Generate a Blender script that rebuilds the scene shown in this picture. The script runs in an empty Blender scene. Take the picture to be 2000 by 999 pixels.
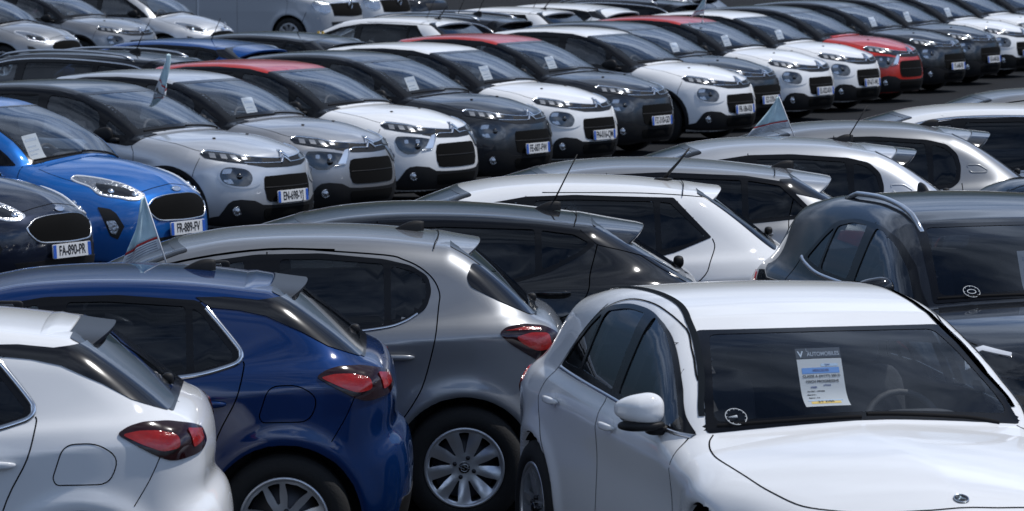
import bpy, math, random
import numpy as np
from mathutils import Vector, Matrix
from mathutils.geometry import delaunay_2d_cdt
random.seed(7)
SC = bpy.context.scene
COL = SC.collection
R = math.radians

# ------------------------------------------------------------------ camera
cd = bpy.data.cameras.new("camera")
cam = bpy.data.objects.new("camera", cd); COL.objects.link(cam)
cam.location = (0, 0, 3.24); cam.rotation_euler = (R(90 - 4.447), 0, 0)
cd.sensor_width = 36; cd.lens = 165.6; cd.clip_start = 0.5; cd.clip_end = 2000
cd.dof.use_dof = True; cd.dof.focus_distance = 25.5; cd.dof.aperture_fstop = 12.0
SC.camera = cam
# ------------------------------------------------------------------ sky and sun
SUN_EL, SUN_AZ = R(62), R(80)          # azimuth measured from +Y towards +X
w = bpy.data.worlds.new("World"); SC.world = w; w.use_nodes = True
nt = w.node_tree; nt.nodes.clear()
def wn(t): return nt.nodes.new(t)
out = wn('ShaderNodeOutputWorld'); bg = wn('ShaderNodeBackground'); sky = wn('ShaderNodeTexSky')
sky.sky_type = 'NISHITA'; sky.sun_disc = False; sky.sun_elevation = SUN_EL; sky.sun_rotation = SUN_AZ
sky.air_density = 1.0; sky.dust_density = .15; sky.ozone_density = 2.2
tc = wn('ShaderNodeTexCoord'); mp = wn('ShaderNodeMapping'); mp.inputs['Scale'].default_value = (1, 1, 2.6)
no = wn('ShaderNodeTexNoise'); no.inputs['Scale'].default_value = 2.1; no.inputs['Detail'].default_value = 7; no.inputs['Roughness'].default_value = .58
ra = wn('ShaderNodeValToRGB'); ra.color_ramp.elements[0].position = .42; ra.color_ramp.elements[1].position = .56
no2 = wn('ShaderNodeTexNoise'); no2.inputs['Scale'].default_value = 5.0; no2.inputs['Detail'].default_value = 5
cr = wn('ShaderNodeValToRGB'); cr.color_ramp.elements[0].position = .3; cr.color_ramp.elements[1].position = .72
cr.color_ramp.elements[0].color = (2.8, 3.5, 4.7, 1); cr.color_ramp.elements[1].color = (10.2, 11.2, 13.0, 1)
mx = wn('ShaderNodeMix'); mx.data_type = 'RGBA'
L = nt.links.new
L(tc.outputs['Generated'], mp.inputs[0]); L(mp.outputs[0], no.inputs['Vector']); L(mp.outputs[0], no2.inputs['Vector'])
L(no.outputs['Fac'], ra.inputs[0]); L(no2.outputs['Fac'], cr.inputs[0])
L(ra.outputs[0], mx.inputs['Factor']); L(sky.outputs[0], mx.inputs[6]); L(cr.outputs[0], mx.inputs[7])
# sky gain by height, shaped for fill and reflections: ahead, and behind the camera
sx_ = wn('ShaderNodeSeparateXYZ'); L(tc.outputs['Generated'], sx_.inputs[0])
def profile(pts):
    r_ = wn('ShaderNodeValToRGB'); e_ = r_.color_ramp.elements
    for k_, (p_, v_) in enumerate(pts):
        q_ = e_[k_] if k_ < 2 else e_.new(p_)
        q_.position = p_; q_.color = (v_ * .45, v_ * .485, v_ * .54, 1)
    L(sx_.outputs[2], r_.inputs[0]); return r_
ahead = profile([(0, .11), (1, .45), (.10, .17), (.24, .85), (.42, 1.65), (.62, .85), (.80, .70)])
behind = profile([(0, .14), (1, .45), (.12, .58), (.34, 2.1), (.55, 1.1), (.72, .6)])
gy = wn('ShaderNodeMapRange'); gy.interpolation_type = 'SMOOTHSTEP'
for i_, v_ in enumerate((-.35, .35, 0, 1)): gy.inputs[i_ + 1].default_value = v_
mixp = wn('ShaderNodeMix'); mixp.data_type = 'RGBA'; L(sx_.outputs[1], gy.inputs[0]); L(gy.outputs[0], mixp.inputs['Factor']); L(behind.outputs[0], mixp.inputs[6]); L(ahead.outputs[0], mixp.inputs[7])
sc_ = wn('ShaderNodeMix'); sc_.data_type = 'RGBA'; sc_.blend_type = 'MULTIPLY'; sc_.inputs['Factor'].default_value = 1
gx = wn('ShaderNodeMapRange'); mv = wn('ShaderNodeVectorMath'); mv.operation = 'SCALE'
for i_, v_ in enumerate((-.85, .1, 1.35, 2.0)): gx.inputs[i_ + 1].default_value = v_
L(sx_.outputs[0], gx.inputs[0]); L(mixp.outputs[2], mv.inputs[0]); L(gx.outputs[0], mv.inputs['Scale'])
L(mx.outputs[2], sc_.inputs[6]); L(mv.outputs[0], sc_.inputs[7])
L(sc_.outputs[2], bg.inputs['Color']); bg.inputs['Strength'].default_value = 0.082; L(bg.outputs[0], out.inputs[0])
sl = bpy.data.lights.new("sun", 'SUN'); sl.energy = 3.25; sl.angle = R(.53); sl.color = (1, .975, .95)
so = bpy.data.objects.new("sun", sl); COL.objects.link(so)
sd = Vector((math.cos(SUN_EL) * math.sin(SUN_AZ), math.cos(SUN_EL) * math.cos(SUN_AZ), math.sin(SUN_EL)))
so.rotation_euler = sd.to_track_quat('Z', 'Y').to_euler(); so.location = (-20, 60, 40)
SC.view_settings.view_transform = 'Standard'; SC.view_settings.look = 'None'; SC.view_settings.gamma = 1
SC.view_settings.exposure = 0.08; SC.view_settings.use_curve_mapping = False
SC.render.engine = 'CYCLES'; SC.cycles.max_bounces = 8; SC.cycles.transparent_max_bounces = 12
SC.cycles.caustics_reflective = False; SC.cycles.caustics_refractive = False

# ------------------------------------------------------------------ materials
MATS = {}
def mat(name, col=(.5, .5, .5), rough=.5, metal=0., coat=0., spec=.5, bump=0., bscale=40., var=0., vscale=8., emit=0.):
    if name in MATS: return MATS[name]
    m = bpy.data.materials.new(name); m.use_nodes = True; t = m.node_tree; b = t.nodes['Principled BSDF']
    b.inputs['Base Color'].default_value = (*col, 1); b.inputs['Roughness'].default_value = rough
    b.inputs['Metallic'].default_value = metal; b.inputs['Coat Weight'].default_value = coat
    b.inputs['Coat Roughness'].default_value = .02; b.inputs['Specular IOR Level'].default_value = spec
    c = t.nodes.new('ShaderNodeTexCoord')
    if var:
        n = t.nodes.new('ShaderNodeTexNoise'); n.inputs['Scale'].default_value = vscale; n.inputs['Detail'].default_value = 6
        q = t.nodes.new('ShaderNodeMix'); q.data_type = 'RGBA'
        q.inputs[6].default_value = (*[x * (1 - var) for x in col], 1); q.inputs[7].default_value = (*[min(1, x * (1 + var)) for x in col], 1)
        t.links.new(c.outputs['Object'], n.inputs['Vector']); t.links.new(n.outputs['Fac'], q.inputs['Factor'])
        t.links.new(q.outputs[2], b.inputs['Base Color'])
    if bump:
        n = t.nodes.new('ShaderNodeTexNoise'); n.inputs['Scale'].default_value = bscale; n.inputs['Detail'].default_value = 4
        u = t.nodes.new('ShaderNodeBump'); u.inputs['Strength'].default_value = bump; u.inputs['Distance'].default_value = .01
        t.links.new(c.outputs['Object'], n.inputs['Vector']); t.links.new(n.outputs['Fac'], u.inputs['Height']); t.links.new(u.outputs[0], b.inputs['Normal'])
    MATS[name] = m; return m
def paint(name, col, metal=.0, rough=.32):
    """car paint: flake base under clear coat, thin uneven film of dust"""
    if name in MATS: return MATS[name]
    m = mat(name, col, .40 if metal else .5, metal * .85, 1.0, spec=0.)
    t = m.node_tree; b = t.nodes['Principled BSDF']; b.inputs['Coat IOR'].default_value = 1.55; b.inputs['Coat Roughness'].default_value = .035
    c = t.nodes.new('ShaderNodeTexCoord')
    n = t.nodes.new('ShaderNodeTexNoise'); n.inputs['Scale'].default_value = 2.3; n.inputs['Detail'].default_value = 9; n.inputs['Roughness'].default_value = .65
    g = t.nodes.new('ShaderNodeMapRange'); g.inputs[1].default_value = .35; g.inputs[2].default_value = .75; g.inputs[3].default_value = .0; g.inputs[4].default_value = .05 if max(col) > .3 else .010
    q = t.nodes.new('ShaderNodeMix'); q.data_type = 'RGBA'; q.inputs[6].default_value = (*col, 1); q.inputs[7].default_value = (.42, .42, .42, 1)
    t.links.new(c.outputs['Object'], n.inputs['Vector']); t.links.new(n.outputs['Fac'], g.inputs[0]); t.links.new(g.outputs[0], q.inputs['Factor'])
    t.links.new(q.outputs[2], b.inputs['Base Color'])
    g2 = t.nodes.new('ShaderNodeMapRange'); g2.inputs[1].default_value = .3; g2.inputs[2].default_value = .75; g2.inputs[3].default_value = .02; g2.inputs[4].default_value = .09
    t.links.new(n.outputs['Fac'], g2.inputs[0]); t.links.new(g2.outputs[0], b.inputs['Coat Roughness'])
    return m
def glass(name, tint, refl=1.7, rough=.01):
    if name in MATS: return MATS[name]
    m = bpy.data.materials.new(name); m.use_nodes = True; t = m.node_tree; t.nodes.clear()
    o = t.nodes.new('ShaderNodeOutputMaterial'); mi = t.nodes.new('ShaderNodeMixShader'); f = t.nodes.new('ShaderNodeFresnel')
    ge = t.nodes.new('ShaderNodeNewGeometry'); mr = t.nodes.new('ShaderNodeMapRange'); mr.inputs[3].default_value = refl; mr.inputs[4].default_value = 1 / refl
    t.links.new(ge.outputs['Backfacing'], mr.inputs[0]); t.links.new(mr.outputs[0], f.inputs['IOR'])     # same reflection from inside and outside
    tr = t.nodes.new('ShaderNodeBsdfTransparent'); tr.inputs[0].default_value = (*tint, 1)
    g = t.nodes.new('ShaderNodeBsdfGlossy'); g.inputs['Roughness'].default_value = rough; g.inputs[0].default_value = (.93, .96, 1, 1)
    t.links.new(f.outputs[0], mi.inputs[0]); t.links.new(tr.outputs[0], mi.inputs[1]); t.links.new(g.outputs[0], mi.inputs[2]); t.links.new(mi.outputs[0], o.inputs[0])
    MATS[name] = m; return m
M_BLK = mat('black_plastic', (.007, .007, .008), .55, spec=.3, bump=.15, bscale=300)
M_GLB = mat('gloss_black', (.006, .006, .007), .12, coat=.6)
M_RUB = mat('rubber', (.008, .008, .008), .8, bump=.2, bscale=120)
M_GAP = mat('panel_gap', (.004, .004, .004), .9, spec=.1)
M_CHR = mat('chrome', (.66, .68, .71), .14, 1.0)
M_SAT = mat('satin_metal', (.62, .64, .67), .3, 1.0)
M_GLS = glass('windscreen_glass', (.90, .93, .95), 1.72)
M_TNT = glass('privacy_glass', (.17, .18, .19), 1.55)
M_SID = glass('side_glass', (.62, .66, .67), 1.85)
M_RED = mat('red_lens', (.26, .008, .006), .12, coat=.5, var=.6, vscale=22, bump=.25, bscale=60)
M_SMK = mat('smoked_lens', (.016, .004, .005), .07, coat=.3)
M_LEN = mat('lamp_reflector', (.34, .36, .39), .2, .85, coat=1.0, bump=.8, bscale=38)
M_TTH = mat('lamp_segment', (.22, .235, .26), .3, .5, coat=.6)
M_WIP = mat('wiper_black', (.008, .008, .009), .75, spec=.1)
M_LED = mat('led_strip', (.85, .87, .9), .12, .3, coat=1.0)
M_DKL = mat('dark_lamp', (.02, .022, .025), .1, .2, coat=1.0)
M_INT = mat('cabin_trim', (.02, .02, .022), .8)
M_SEAT = mat('seat_fabric', (.035, .036, .042), .9, bump=.3, bscale=90)
M_DASH = mat('dashboard', (.028, .028, .03), .65, bump=.2, bscale=200)
M_ALY = mat('alloy', (.60, .62, .65), .30, .7, coat=.5)
M_DAL = mat('dark_metal', (.05, .05, .055), .45, .8)
M_SUR = mat('window_rubber', (.005, .0055, .007), .14, spec=.28)
M_JNT = mat('roof_joint_rubber', (.014, .017, .021), .8, spec=.0)
M_LIP = mat('spoiler_grey', (.010, .012, .015), .38, spec=.35)
M_PLT = mat('plate_white', (.62, .63, .64), .4)
M_BLU = mat('plate_blue', (.02, .09, .42), .4)
M_INK = mat('ink_black', (.012, .012, .015), .6)
M_PAP = mat('paper', (.85, .87, .88), .7, var=.03)
_t = M_PAP.node_tree; _b = _t.nodes['Principled BSDF']; _o = _t.nodes['Material Output']; _tr = _t.nodes.new('ShaderNodeBsdfTranslucent'); _mi = _t.nodes.new('ShaderNodeMixShader')
_tr.inputs[0].default_value = (.85, .88, .9, 1); _mi.inputs[0].default_value = .4; _t.links.new(_b.outputs[0], _mi.inputs[1]); _t.links.new(_tr.outputs[0], _mi.inputs[2]); _t.links.new(_mi.outputs[0], _o.inputs[0])
M_YEL = mat('yellow_print', (.75, .5, .1), .6)

# ------------------------------------------------------------------ object helpers
def empty(name, loc=(0, 0, 0), rz=0):
    o = bpy.data.objects.new(name, None); COL.objects.link(o); o.location = loc; o.rotation_euler = (0, 0, rz)
    o.empty_display_size = .2; return o
def tag(o, label=None, cat=None, group=None, kind=None):
    if label: o['label'] = label
    if cat: o['category'] = cat
    if group: o['group'] = group
    if kind: o['kind'] = kind
    return o
def mk(name, verts, faces, m, parent=None, normals=None, smooth=True):
    me = bpy.data.meshes.new(name)
    verts = np.asarray(verts, dtype=np.float32)
    me.from_pydata(verts.tolist(), [], faces if isinstance(faces, list) else faces.tolist())
    me.materials.append(m)
    if smooth: me.polygons.foreach_set('use_smooth', [True] * len(me.polygons))
    me.update()
    if normals is not None: me.normals_split_custom_set_from_vertices(np.asarray(normals, dtype=np.float32).tolist())
    o = bpy.data.objects.new(name, me); COL.objects.link(o)
    if parent: o.parent = parent
    return o
def join_geo(parts):
    V, Fc = [], []; n = 0
    for v, f in parts:
        V += [tuple(p) for p in v]; Fc += [tuple(i + n for i in q) for q in f]; n += len(v)
    return V, Fc
def g_box(cx, cy, cz, sx, sy, sz, b=.1, rot=None, seg=2):
    """rounded box geometry: subdivided cube pushed towards a rounded box"""
    n = 2 + 2 * seg; ls = lambda s: np.concatenate([np.linspace(-.5, -.5 + b, seg + 1), np.linspace(.5 - b, .5, seg + 1)])
    t = ls(1); V = {}; vs = []; fs = []
    def idx(i, j, k):
        key = (i, j, k)
        if key not in V:
            p = np.array([t[i], t[j], t[k]]); inner = np.clip(p, -.5 + b, .5 - b); d = p - inner; ln = np.linalg.norm(d)
            if ln > 1e-9: p = inner + d / ln * b
            V[key] = len(vs); vs.append(p * (sx, sy, sz))
        return V[key]
    m = n - 1
    for a in range(m):
        for c in range(m):
            fs.append((idx(a, c, 0), idx(a, c + 1, 0), idx(a + 1, c + 1, 0), idx(a + 1, c, 0)))
            fs.append((idx(a, c, m), idx(a + 1, c, m), idx(a + 1, c + 1, m), idx(a, c + 1, m)))
            fs.append((idx(a, 0, c), idx(a + 1, 0, c), idx(a + 1, 0, c + 1), idx(a, 0, c + 1)))
            fs.append((idx(a, m, c), idx(a, m, c + 1), idx(a + 1, m, c + 1), idx(a + 1, m, c)))
            fs.append((idx(0, a, c), idx(0, a, c + 1), idx(0, a + 1, c + 1), idx(0, a + 1, c)))
            fs.append((idx(m, a, c), idx(m, a + 1, c), idx(m, a + 1, c + 1), idx(m, a, c + 1)))
    vs = np.array(vs)
    if rot is not None: vs = vs @ np.array(Matrix.Rotation(rot[0], 3, rot[1])).T
    return vs + np.array([cx, cy, cz]), fs
def g_tube(path, r, n=8, caps=True):
    path = [Vector(p) for p in path]; rr = r if hasattr(r, '__len__') else [r] * len(path); vs = []; fs = []; up = None
    for i, p in enumerate(path):
        d = (path[min(i + 1, len(path) - 1)] - path[max(i - 1, 0)]).normalized()
        if up is None: up = d.orthogonal().normalized()
        up = (up - d * up.dot(d)).normalized(); s = d.cross(up)
        for k in range(n):
            a = 2 * math.pi * k / n; vs.append(p + (up * math.cos(a) + s * math.sin(a)) * rr[i])
    for i in range(len(path) - 1):
        for k in range(n): fs.append((i * n + k, i * n + (k + 1) % n, (i + 1) * n + (k + 1) % n, (i + 1) * n + k))
    if caps: fs.append(tuple(reversed(range(n)))); fs.append(tuple(range(len(vs) - n, len(vs))))
    return [tuple(v) for v in vs], fs
def g_lathe_y(prof, n=48):
    """prof: (radius, y) turned about the y axis"""
    vs = []; fs = []; m = len(prof)
    for k in range(n):
        a = 2 * math.pi * k / n
        for r, y in prof: vs.append((r * math.cos(a), y, r * math.sin(a)))
    for k in range(n):
        for i in range(m - 1): fs.append((k * m + i, k * m + i + 1, ((k + 1) % n) * m + i + 1, ((k + 1) % n) * m + i))
    return vs, fs
TXT = {}
def text_mesh(name, s, m, parent, size, loc, rot, align='CENTER', bold=0.0, sx=1.0, ext=0.0006):
    c = bpy.data.curves.new('tmp', 'FONT'); c.body = s; c.size = size; c.align_x = align; c.align_y = 'CENTER'; c.offset = bold; c.extrude = ext
    o = bpy.data.objects.new('tmp', c); COL.objects.link(o)
    me = bpy.data.meshes.new_from_object(o); bpy.data.objects.remove(o); bpy.data.curves.remove(c)
    me.materials.clear(); me.materials.append(m)
    q = bpy.data.objects.new(name, me); COL.objects.link(q); q.parent = parent; q.location = loc; q.rotation_euler = rot; q.scale = (sx, 1, 1)
    return q

# ------------------------------------------------------------------ numeric helpers
def pchip(pts):
    pts = sorted(pts); x = np.array([p[0] for p in pts], float); y = np.array([p[1] for p in pts], float)
    h = np.diff(x); d = np.diff(y) / h; m = np.zeros_like(x)
    for i in range(1, len(x) - 1):
        if d[i - 1] * d[i] > 0:
            w1 = 2 * h[i] + h[i - 1]; w2 = h[i] + 2 * h[i - 1]; m[i] = (w1 + w2) / (w1 / d[i - 1] + w2 / d[i])
    m[0] = d[0]; m[-1] = d[-1]
    def f(q):
        q = np.clip(q, x[0], x[-1]); i = np.clip(np.searchsorted(x, q) - 1, 0, len(x) - 2)
        t = (q - x[i]) / h[i]; t2 = t * t; t3 = t2 * t
        return (2 * t3 - 3 * t2 + 1) * y[i] + (t3 - 2 * t2 + t) * h[i] * m[i] + (-2 * t3 + 3 * t2) * y[i + 1] + (t3 - t2) * h[i] * m[i + 1]
    return f
def cat(pts, n=8, closed=False):
    """Catmull-Rom through points"""
    P = [np.array(p, float) for p in pts]; N = len(P); out = []
    if N == 2 and not closed: return [tuple(P[0]), tuple(P[1])]
    rng = range(N) if closed else range(N - 1)
    for i in rng:
        p1, p2 = P[i], P[(i + 1) % N]
        p0 = P[(i - 1) % N] if (closed or i > 0) else 2 * p1 - p2
        p3 = P[(i + 2) % N] if (closed or i < N - 2) else 2 * p2 - p1
        for k in range(n):
            t = k / n; out.append(tuple(.5 * ((2 * p1) + (-p0 + p2) * t + (2 * p0 - 5 * p1 + 4 * p2 - p3) * t * t + (-p0 + 3 * p1 - 3 * p2 + p3) * t ** 3)))
    if not closed: out.append(tuple(P[-1]))
    return out
def rounded(poly, rad, n=5):
    """polygon with every corner rounded; rad is one value or one per corner"""
    N = len(poly); out = []
    for i in range(N):
        p = np.array(poly[i], float); a = np.array(poly[i - 1], float); b = np.array(poly[(i + 1) % N], float)
        r = rad[i] if hasattr(rad, '__len__') else rad
        la, lb = np.linalg.norm(a - p), np.linalg.norm(b - p); d = min(r, la * .48, lb * .48)
        if d < 1e-4: out.append(tuple(p)); continue
        s = p + (a - p) / la * d; e = p + (b - p) / lb * d
        for k in range(n + 1):
            t = k / n; out.append(tuple((1 - t) ** 2 * s + 2 * t * (1 - t) * p + t * t * e))
    return out
def smax(a, b, k):
    h = np.maximum(k - np.abs(a - b), 0) / k; return np.maximum(a, b) + h * h * k * .25
def softp(x, k): return np.where(x / k > 30, x, k * np.log1p(np.exp(np.minimum(x / k, 30))))
def sig(x): return 1 / (1 + np.exp(-np.clip(x, -40, 40)))
def inpoly(P, poly):
    x, y = P[:, 0], P[:, 1]; c = np.zeros(len(P), bool); n = len(poly); j = n - 1
    for i in range(n):
        xi, yi = poly[i]; xj, yj = poly[j]
        k = ((yi > y) != (yj > y))
        if abs(yj - yi) > 1e-12: c ^= k & (x < (xj - xi) * (y - yi) / (yj - yi) + xi)
        j = i
    return c
def nearest(P, line, closed=True):
    """distance and closest point on a polyline for every row of P"""
    A = np.array(line, float); B = np.roll(A, -1, 0)
    if not closed: A, B = A[:-1], A[1:]
    best = np.full(len(P), 1e9); cp = np.zeros_like(P)
    for a, b in zip(A, B):
        d = b - a; l2 = d @ d
        if l2 < 1e-14: continue
        t = np.clip(((P - a) @ d) / l2, 0, 1); q = a + t[:, None] * d; r = np.hypot(*(P - q).T)
        k = r < best; best[k] = r[k]; cp[k] = q[k]
    return best, cp

# ------------------------------------------------------------------ the car body as an implicit surface
class Body:
    def __init__(s, M):
        s.M = M; pts = []
        for sec in M['prof']:
            c = cat(sec, 6); pts += c[:-1]
        poly = pts; s.poly = poly
        s.gx0, s.gz0, s.st = -2.9, -.1, .0125
        nx, nz = int(5.8 / s.st), int(2.5 / s.st)
        X, Z = np.meshgrid(s.gx0 + np.arange(nx) * s.st, s.gz0 + np.arange(nz) * s.st, indexing='ij')
        P = np.stack([X.ravel(), Z.ravel()], 1); d, _ = nearest(P, poly); ins = inpoly(P, poly); d[ins] *= -1
        G = d.reshape(nx, nz)
        for _ in range(M.get('blur', 2)):
            for ax in (0, 1): G = .25 * np.roll(G, 1, ax) + .5 * G + .25 * np.roll(G, -1, ax)
        s.G = G; s.nx, s.nz = nx, nz
        s.wp = pchip(M['plan']); s.belt = pchip(M['belt']); s.cr = pchip(M['crease'])
        s.hx = s.wheelx = M['wb'] / 2
    def P(s, x, z, cubic=True):
        u = (x - s.gx0) / s.st; v = (z - s.gz0) / s.st
        u = np.clip(u, 1.01, s.nx - 3.01); v = np.clip(v, 1.01, s.nz - 3.01)
        i = u.astype(int); j = v.astype(int); a = u - i; b = v - j
        if not cubic:
            G = s.G; return (G[i, j] * (1 - a) + G[i + 1, j] * a) * (1 - b) + (G[i, j + 1] * (1 - a) + G[i + 1, j + 1] * a) * b
        def wt(t): # cubic B-spline weights: twice differentiable, so reflections stay smooth
            return ((1 - t) ** 3 / 6, (3 * t ** 3 - 6 * t * t + 4) / 6, (-3 * t ** 3 + 3 * t * t + 3 * t + 1) / 6, t ** 3 / 6)
        wa, wb = wt(a), wt(b); r = 0
        for m in range(4):
            for n in range(4): r = r + s.G[i + m - 1, j + n - 1] * wa[m] * wb[n]
        return r
    def W(s, x, z):
        M = s.M; zb = s.belt(x); up = softp(z - zb, .012); zc = s.cr(x)
        W = s.wp(x) - M.get('tum', .33) * up - M.get('tum2', .22) * up * up - M.get('sh', .02) * sig((z - zb) / .012)
        amp = np.clip((x + 2.2) / .5, 0, 1) * np.clip((2.3 - x) / .6, 0, 1)
        zm = zb - softp(zb - z, .012); W = W - M.get('cku', .16) * softp(zm - zc, .006) - M.get('ckl', .10) * softp(zc - z, .006) * amp
        W = W + M.get('ckl', .10) * softp(zc - .16 - z, .03) * amp
        W = W - .30 * softp(.34 - z, .04)
        W = W - M.get('ctap', .10) * sig((z - zb) / .05) * np.clip((-x - .5) / 1.1, 0, 2) ** 2
        for sx in (1, -1):
            r = np.hypot(x - sx * s.wheelx, z - M['tr']); W = W + M.get('flare', .018) * np.exp(-((r - M['ar'] - .02) / .055) ** 2) * (z > .12)
            W = W + M.get('haunch', .02) * np.exp(-((x - sx * s.wheelx) / .36) ** 2 - ((z - .72) / .17) ** 2)
        for b in M.get('bumps', ()):      # (x, z, rx, rz, amount)
            W = W + b[4] * np.exp(-((x - b[0]) / b[2]) ** 2 - ((z - b[1]) / b[3]) ** 2)
        return W
    def F(s, p, cubic=True, arch=True):
        x, y, z = p[:, 0], p[:, 1], p[:, 2]; M = s.M; ay = np.abs(y); y2 = y * y
        kf = M.get('kf', .30); kr = M.get('kr', .14); kw = M.get('kw', .22); k4 = M.get('kf4', .0)
        hi = sig((z - M.get('zsplit', .95)) / .05)
        xx = x + np.where(x > 0, (kf * (1 - hi) + kw * hi) * np.clip(x / .6, 0, 1) * y2 + k4 * (1 - hi) * y2 * y2 * np.clip(x / 1.2, 0, 1), -(kr * (1 - hi) + M.get('kg', .10) * hi) * np.clip(-x / .6, 0, 1) * y2)
        zz = z + (M.get('kz', .07) + M.get('kzh', .05) * np.clip(x - .8, 0, 1)) * y2
        if 'hood' in M:      # raised centre of the bonnet between two creases
            a, hw, hh = M['hood']; f = np.clip((x - .75) / .3, 0, 1); zz = zz + hh * f * softp(ay - (hw + .10 * (1.9 - x)), .012) * np.clip(1, 0, 1)
        k = M.get('k', .13) + M.get('kn', .14) * np.clip((np.abs(x) - 1.45) / .4, 0, 1) * (1 - hi)
        f = smax(s.P(xx, zz, cubic), ay - s.W(x, z), k)
        for c in M.get('cuts', ()): f = c(f, x, y, z)
        if arch:
            for sx in (1, -1):
                r = np.hypot(x - sx * s.wheelx, z - M['tr']); f = np.maximum(f, -np.maximum(r - M['ar'], .50 - ay))
        return f
    def grad(s, p, arch=True, e=.004):
        g = np.zeros_like(p)
        for a in range(3):
            d = np.zeros(3); d[a] = e; g[:, a] = (s.F(p + d, True, arch) - s.F(p - d, True, arch)) / (2 * e)
        return g
    def normal(s, p, arch=False):
        g = s.grad(p, arch); return g / np.maximum(np.linalg.norm(g, axis=1), 1e-6)[:, None]
    def ray(s, O, D, T=3.0, n=70):
        """first hit along rays; returns points and hit mask"""
        ts = np.linspace(0, T, n); N = len(O)
        Q = (O[:, None, :] + D[:, None, :] * ts[None, :, None]).reshape(-1, 3)
        f = s.F(Q, False, False).reshape(N, n); neg = f < 0; hit = neg.any(1); i = np.argmax(neg, 1); i[i == 0] = 1
        a = ts[i - 1].copy(); b = ts[i].copy()
        for _ in range(14):
            m = .5 * (a + b); v = s.F(O + D * m[:, None], True, False); inside = v < 0
            b = np.where(inside, m, b); a = np.where(inside, a, m)
        return O + D * (.5 * (a + b))[:, None], hit

class Proj:
    """a planar or cylindrical way to look at the body"""
    def __init__(s, O, U, V, D): s.O, s.U, s.V, s.D = [np.array(q, float) for q in (O, U, V, D)]; s.D /= np.linalg.norm(s.D)
    def rays(s, uv): return s.O + uv[:, :1] * s.U + uv[:, 1:] * s.V, np.tile(s.D, (len(uv), 1))
    def uv(s, p): q = p - s.O; return np.stack([q @ s.U, q @ s.V], 1)
class Cyl:
    def __init__(s, x0, y0=0., R_=2.): s.x0, s.y0, s.R = x0, y0, R_
    def rays(s, uv):
        a = uv[:, 0]; c = np.stack([np.cos(a), np.sin(a), 0 * a], 1); O = np.array([s.x0, s.y0, 0]) + c * s.R; O[:, 2] = uv[:, 1]; return O, -c
PL = Proj((0, 1.6, 0), (1, 0, 0), (0, 0, 1), (0, -1, 0)); PR = Proj((0, -1.6, 0), (1, 0, 0), (0, 0, 1), (0, 1, 0))
PF = Proj((2.9, 0, 0), (0, 1, 0), (0, 0, 1), (-1, 0, 0)); PB = Proj((-2.9, 0, 0), (0, 1, 0), (0, 0, 1), (1, 0, 0))
PDL = Proj((0, 1.6, 2.4), (1, 0, 0), (0, -.7071, .7071), (0, -1, -1)); PDR = Proj((0, -1.6, 2.4), (1, 0, 0), (0, .7071, .7071), (0, 1, -1))
_q = np.array([.66, -.75, 0.]); PQL = Proj(-_q * 2.4, (.75, .66, 0), (0, 0, 1), _q); PQR = Proj((-.66 * 2.4, -.75 * 2.4, 0), (.75, -.66, 0), (0, 0, 1), (.66, .75, 0))
PT = Proj((0, 0, 2.4), (1, 0, 0), (0, 1, 0), (0, 0, -1))
def slopeproj(x0, z0, ang):
    """plane leaning back by ang from horizontal, base at (x0, z0): u = y, v = distance up the slope (ang > 90 for a rear screen)"""
    c, sn = math.cos(R(ang)), math.sin(R(ang)); n = np.array([sn, 0, c]) ; V = np.array([-c, 0, sn])
    return Proj(np.array([x0, 0, z0]) + n * .8, (0, 1, 0), V, -n)
FC = Cyl(1.05); RC = Cyl(-1.05)

def densify(poly, step, closed=True):
    out = []; n = len(poly)
    for i in range(n if closed else n - 1):
        a = np.array(poly[i], float); b = np.array(poly[(i + 1) % n], float); l = np.linalg.norm(b - a); k = max(1, int(math.ceil(l / step)))
        for j in range(k): out.append(tuple(a + (b - a) * j / k))
    if not closed: out.append(tuple(poly[-1]))
    return out
def cdt(poly, holes=(), step=.03, us=1.):
    P = densify(poly, step) ; loops = [P] + [densify(h, step) for h in holes]
    verts = []; edges = []
    for l in loops:
        k = len(verts); verts += l; edges += [(k + i, k + (i + 1) % len(l)) for i in range(len(l))]
    A = np.array(P); lo, hi = A.min(0), A.max(0)
    gx, gy = np.meshgrid(np.arange(lo[0] + step / 2, hi[0], step), np.arange(lo[1] + step / 2, hi[1], step), indexing='ij')
    g = np.stack([gx.ravel(), gy.ravel()], 1)
    if len(g):
        m = inpoly(g, P)
        for h in loops[1:]: m &= ~inpoly(g, h)
        g = g[m]
        for l in loops:
            if len(g): d, _ = nearest(g, l); g = g[d > step * .45]
        verts = verts + [tuple(q) for q in g]
    r = delaunay_2d_cdt([Vector(v) for v in verts], edges, [], 0, 1e-7)
    v2 = np.array([tuple(v) for v in r[0]]); f = [tuple(q) for q in r[2]]
    c = np.array([v2[list(q)].mean(0) for q in f]); m = inpoly(c, P)
    for h in loops[1:]: m &= ~inpoly(c, h)
    f = [q for q, k in zip(f, m) if k]
    cnt = {}
    for q in f:
        for a, b in zip(q, q[1:] + q[:1]): cnt[(a, b)] = 1
    rim = [e for e in cnt if (e[1], e[0]) not in cnt]
    return v2, f, rim
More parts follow.
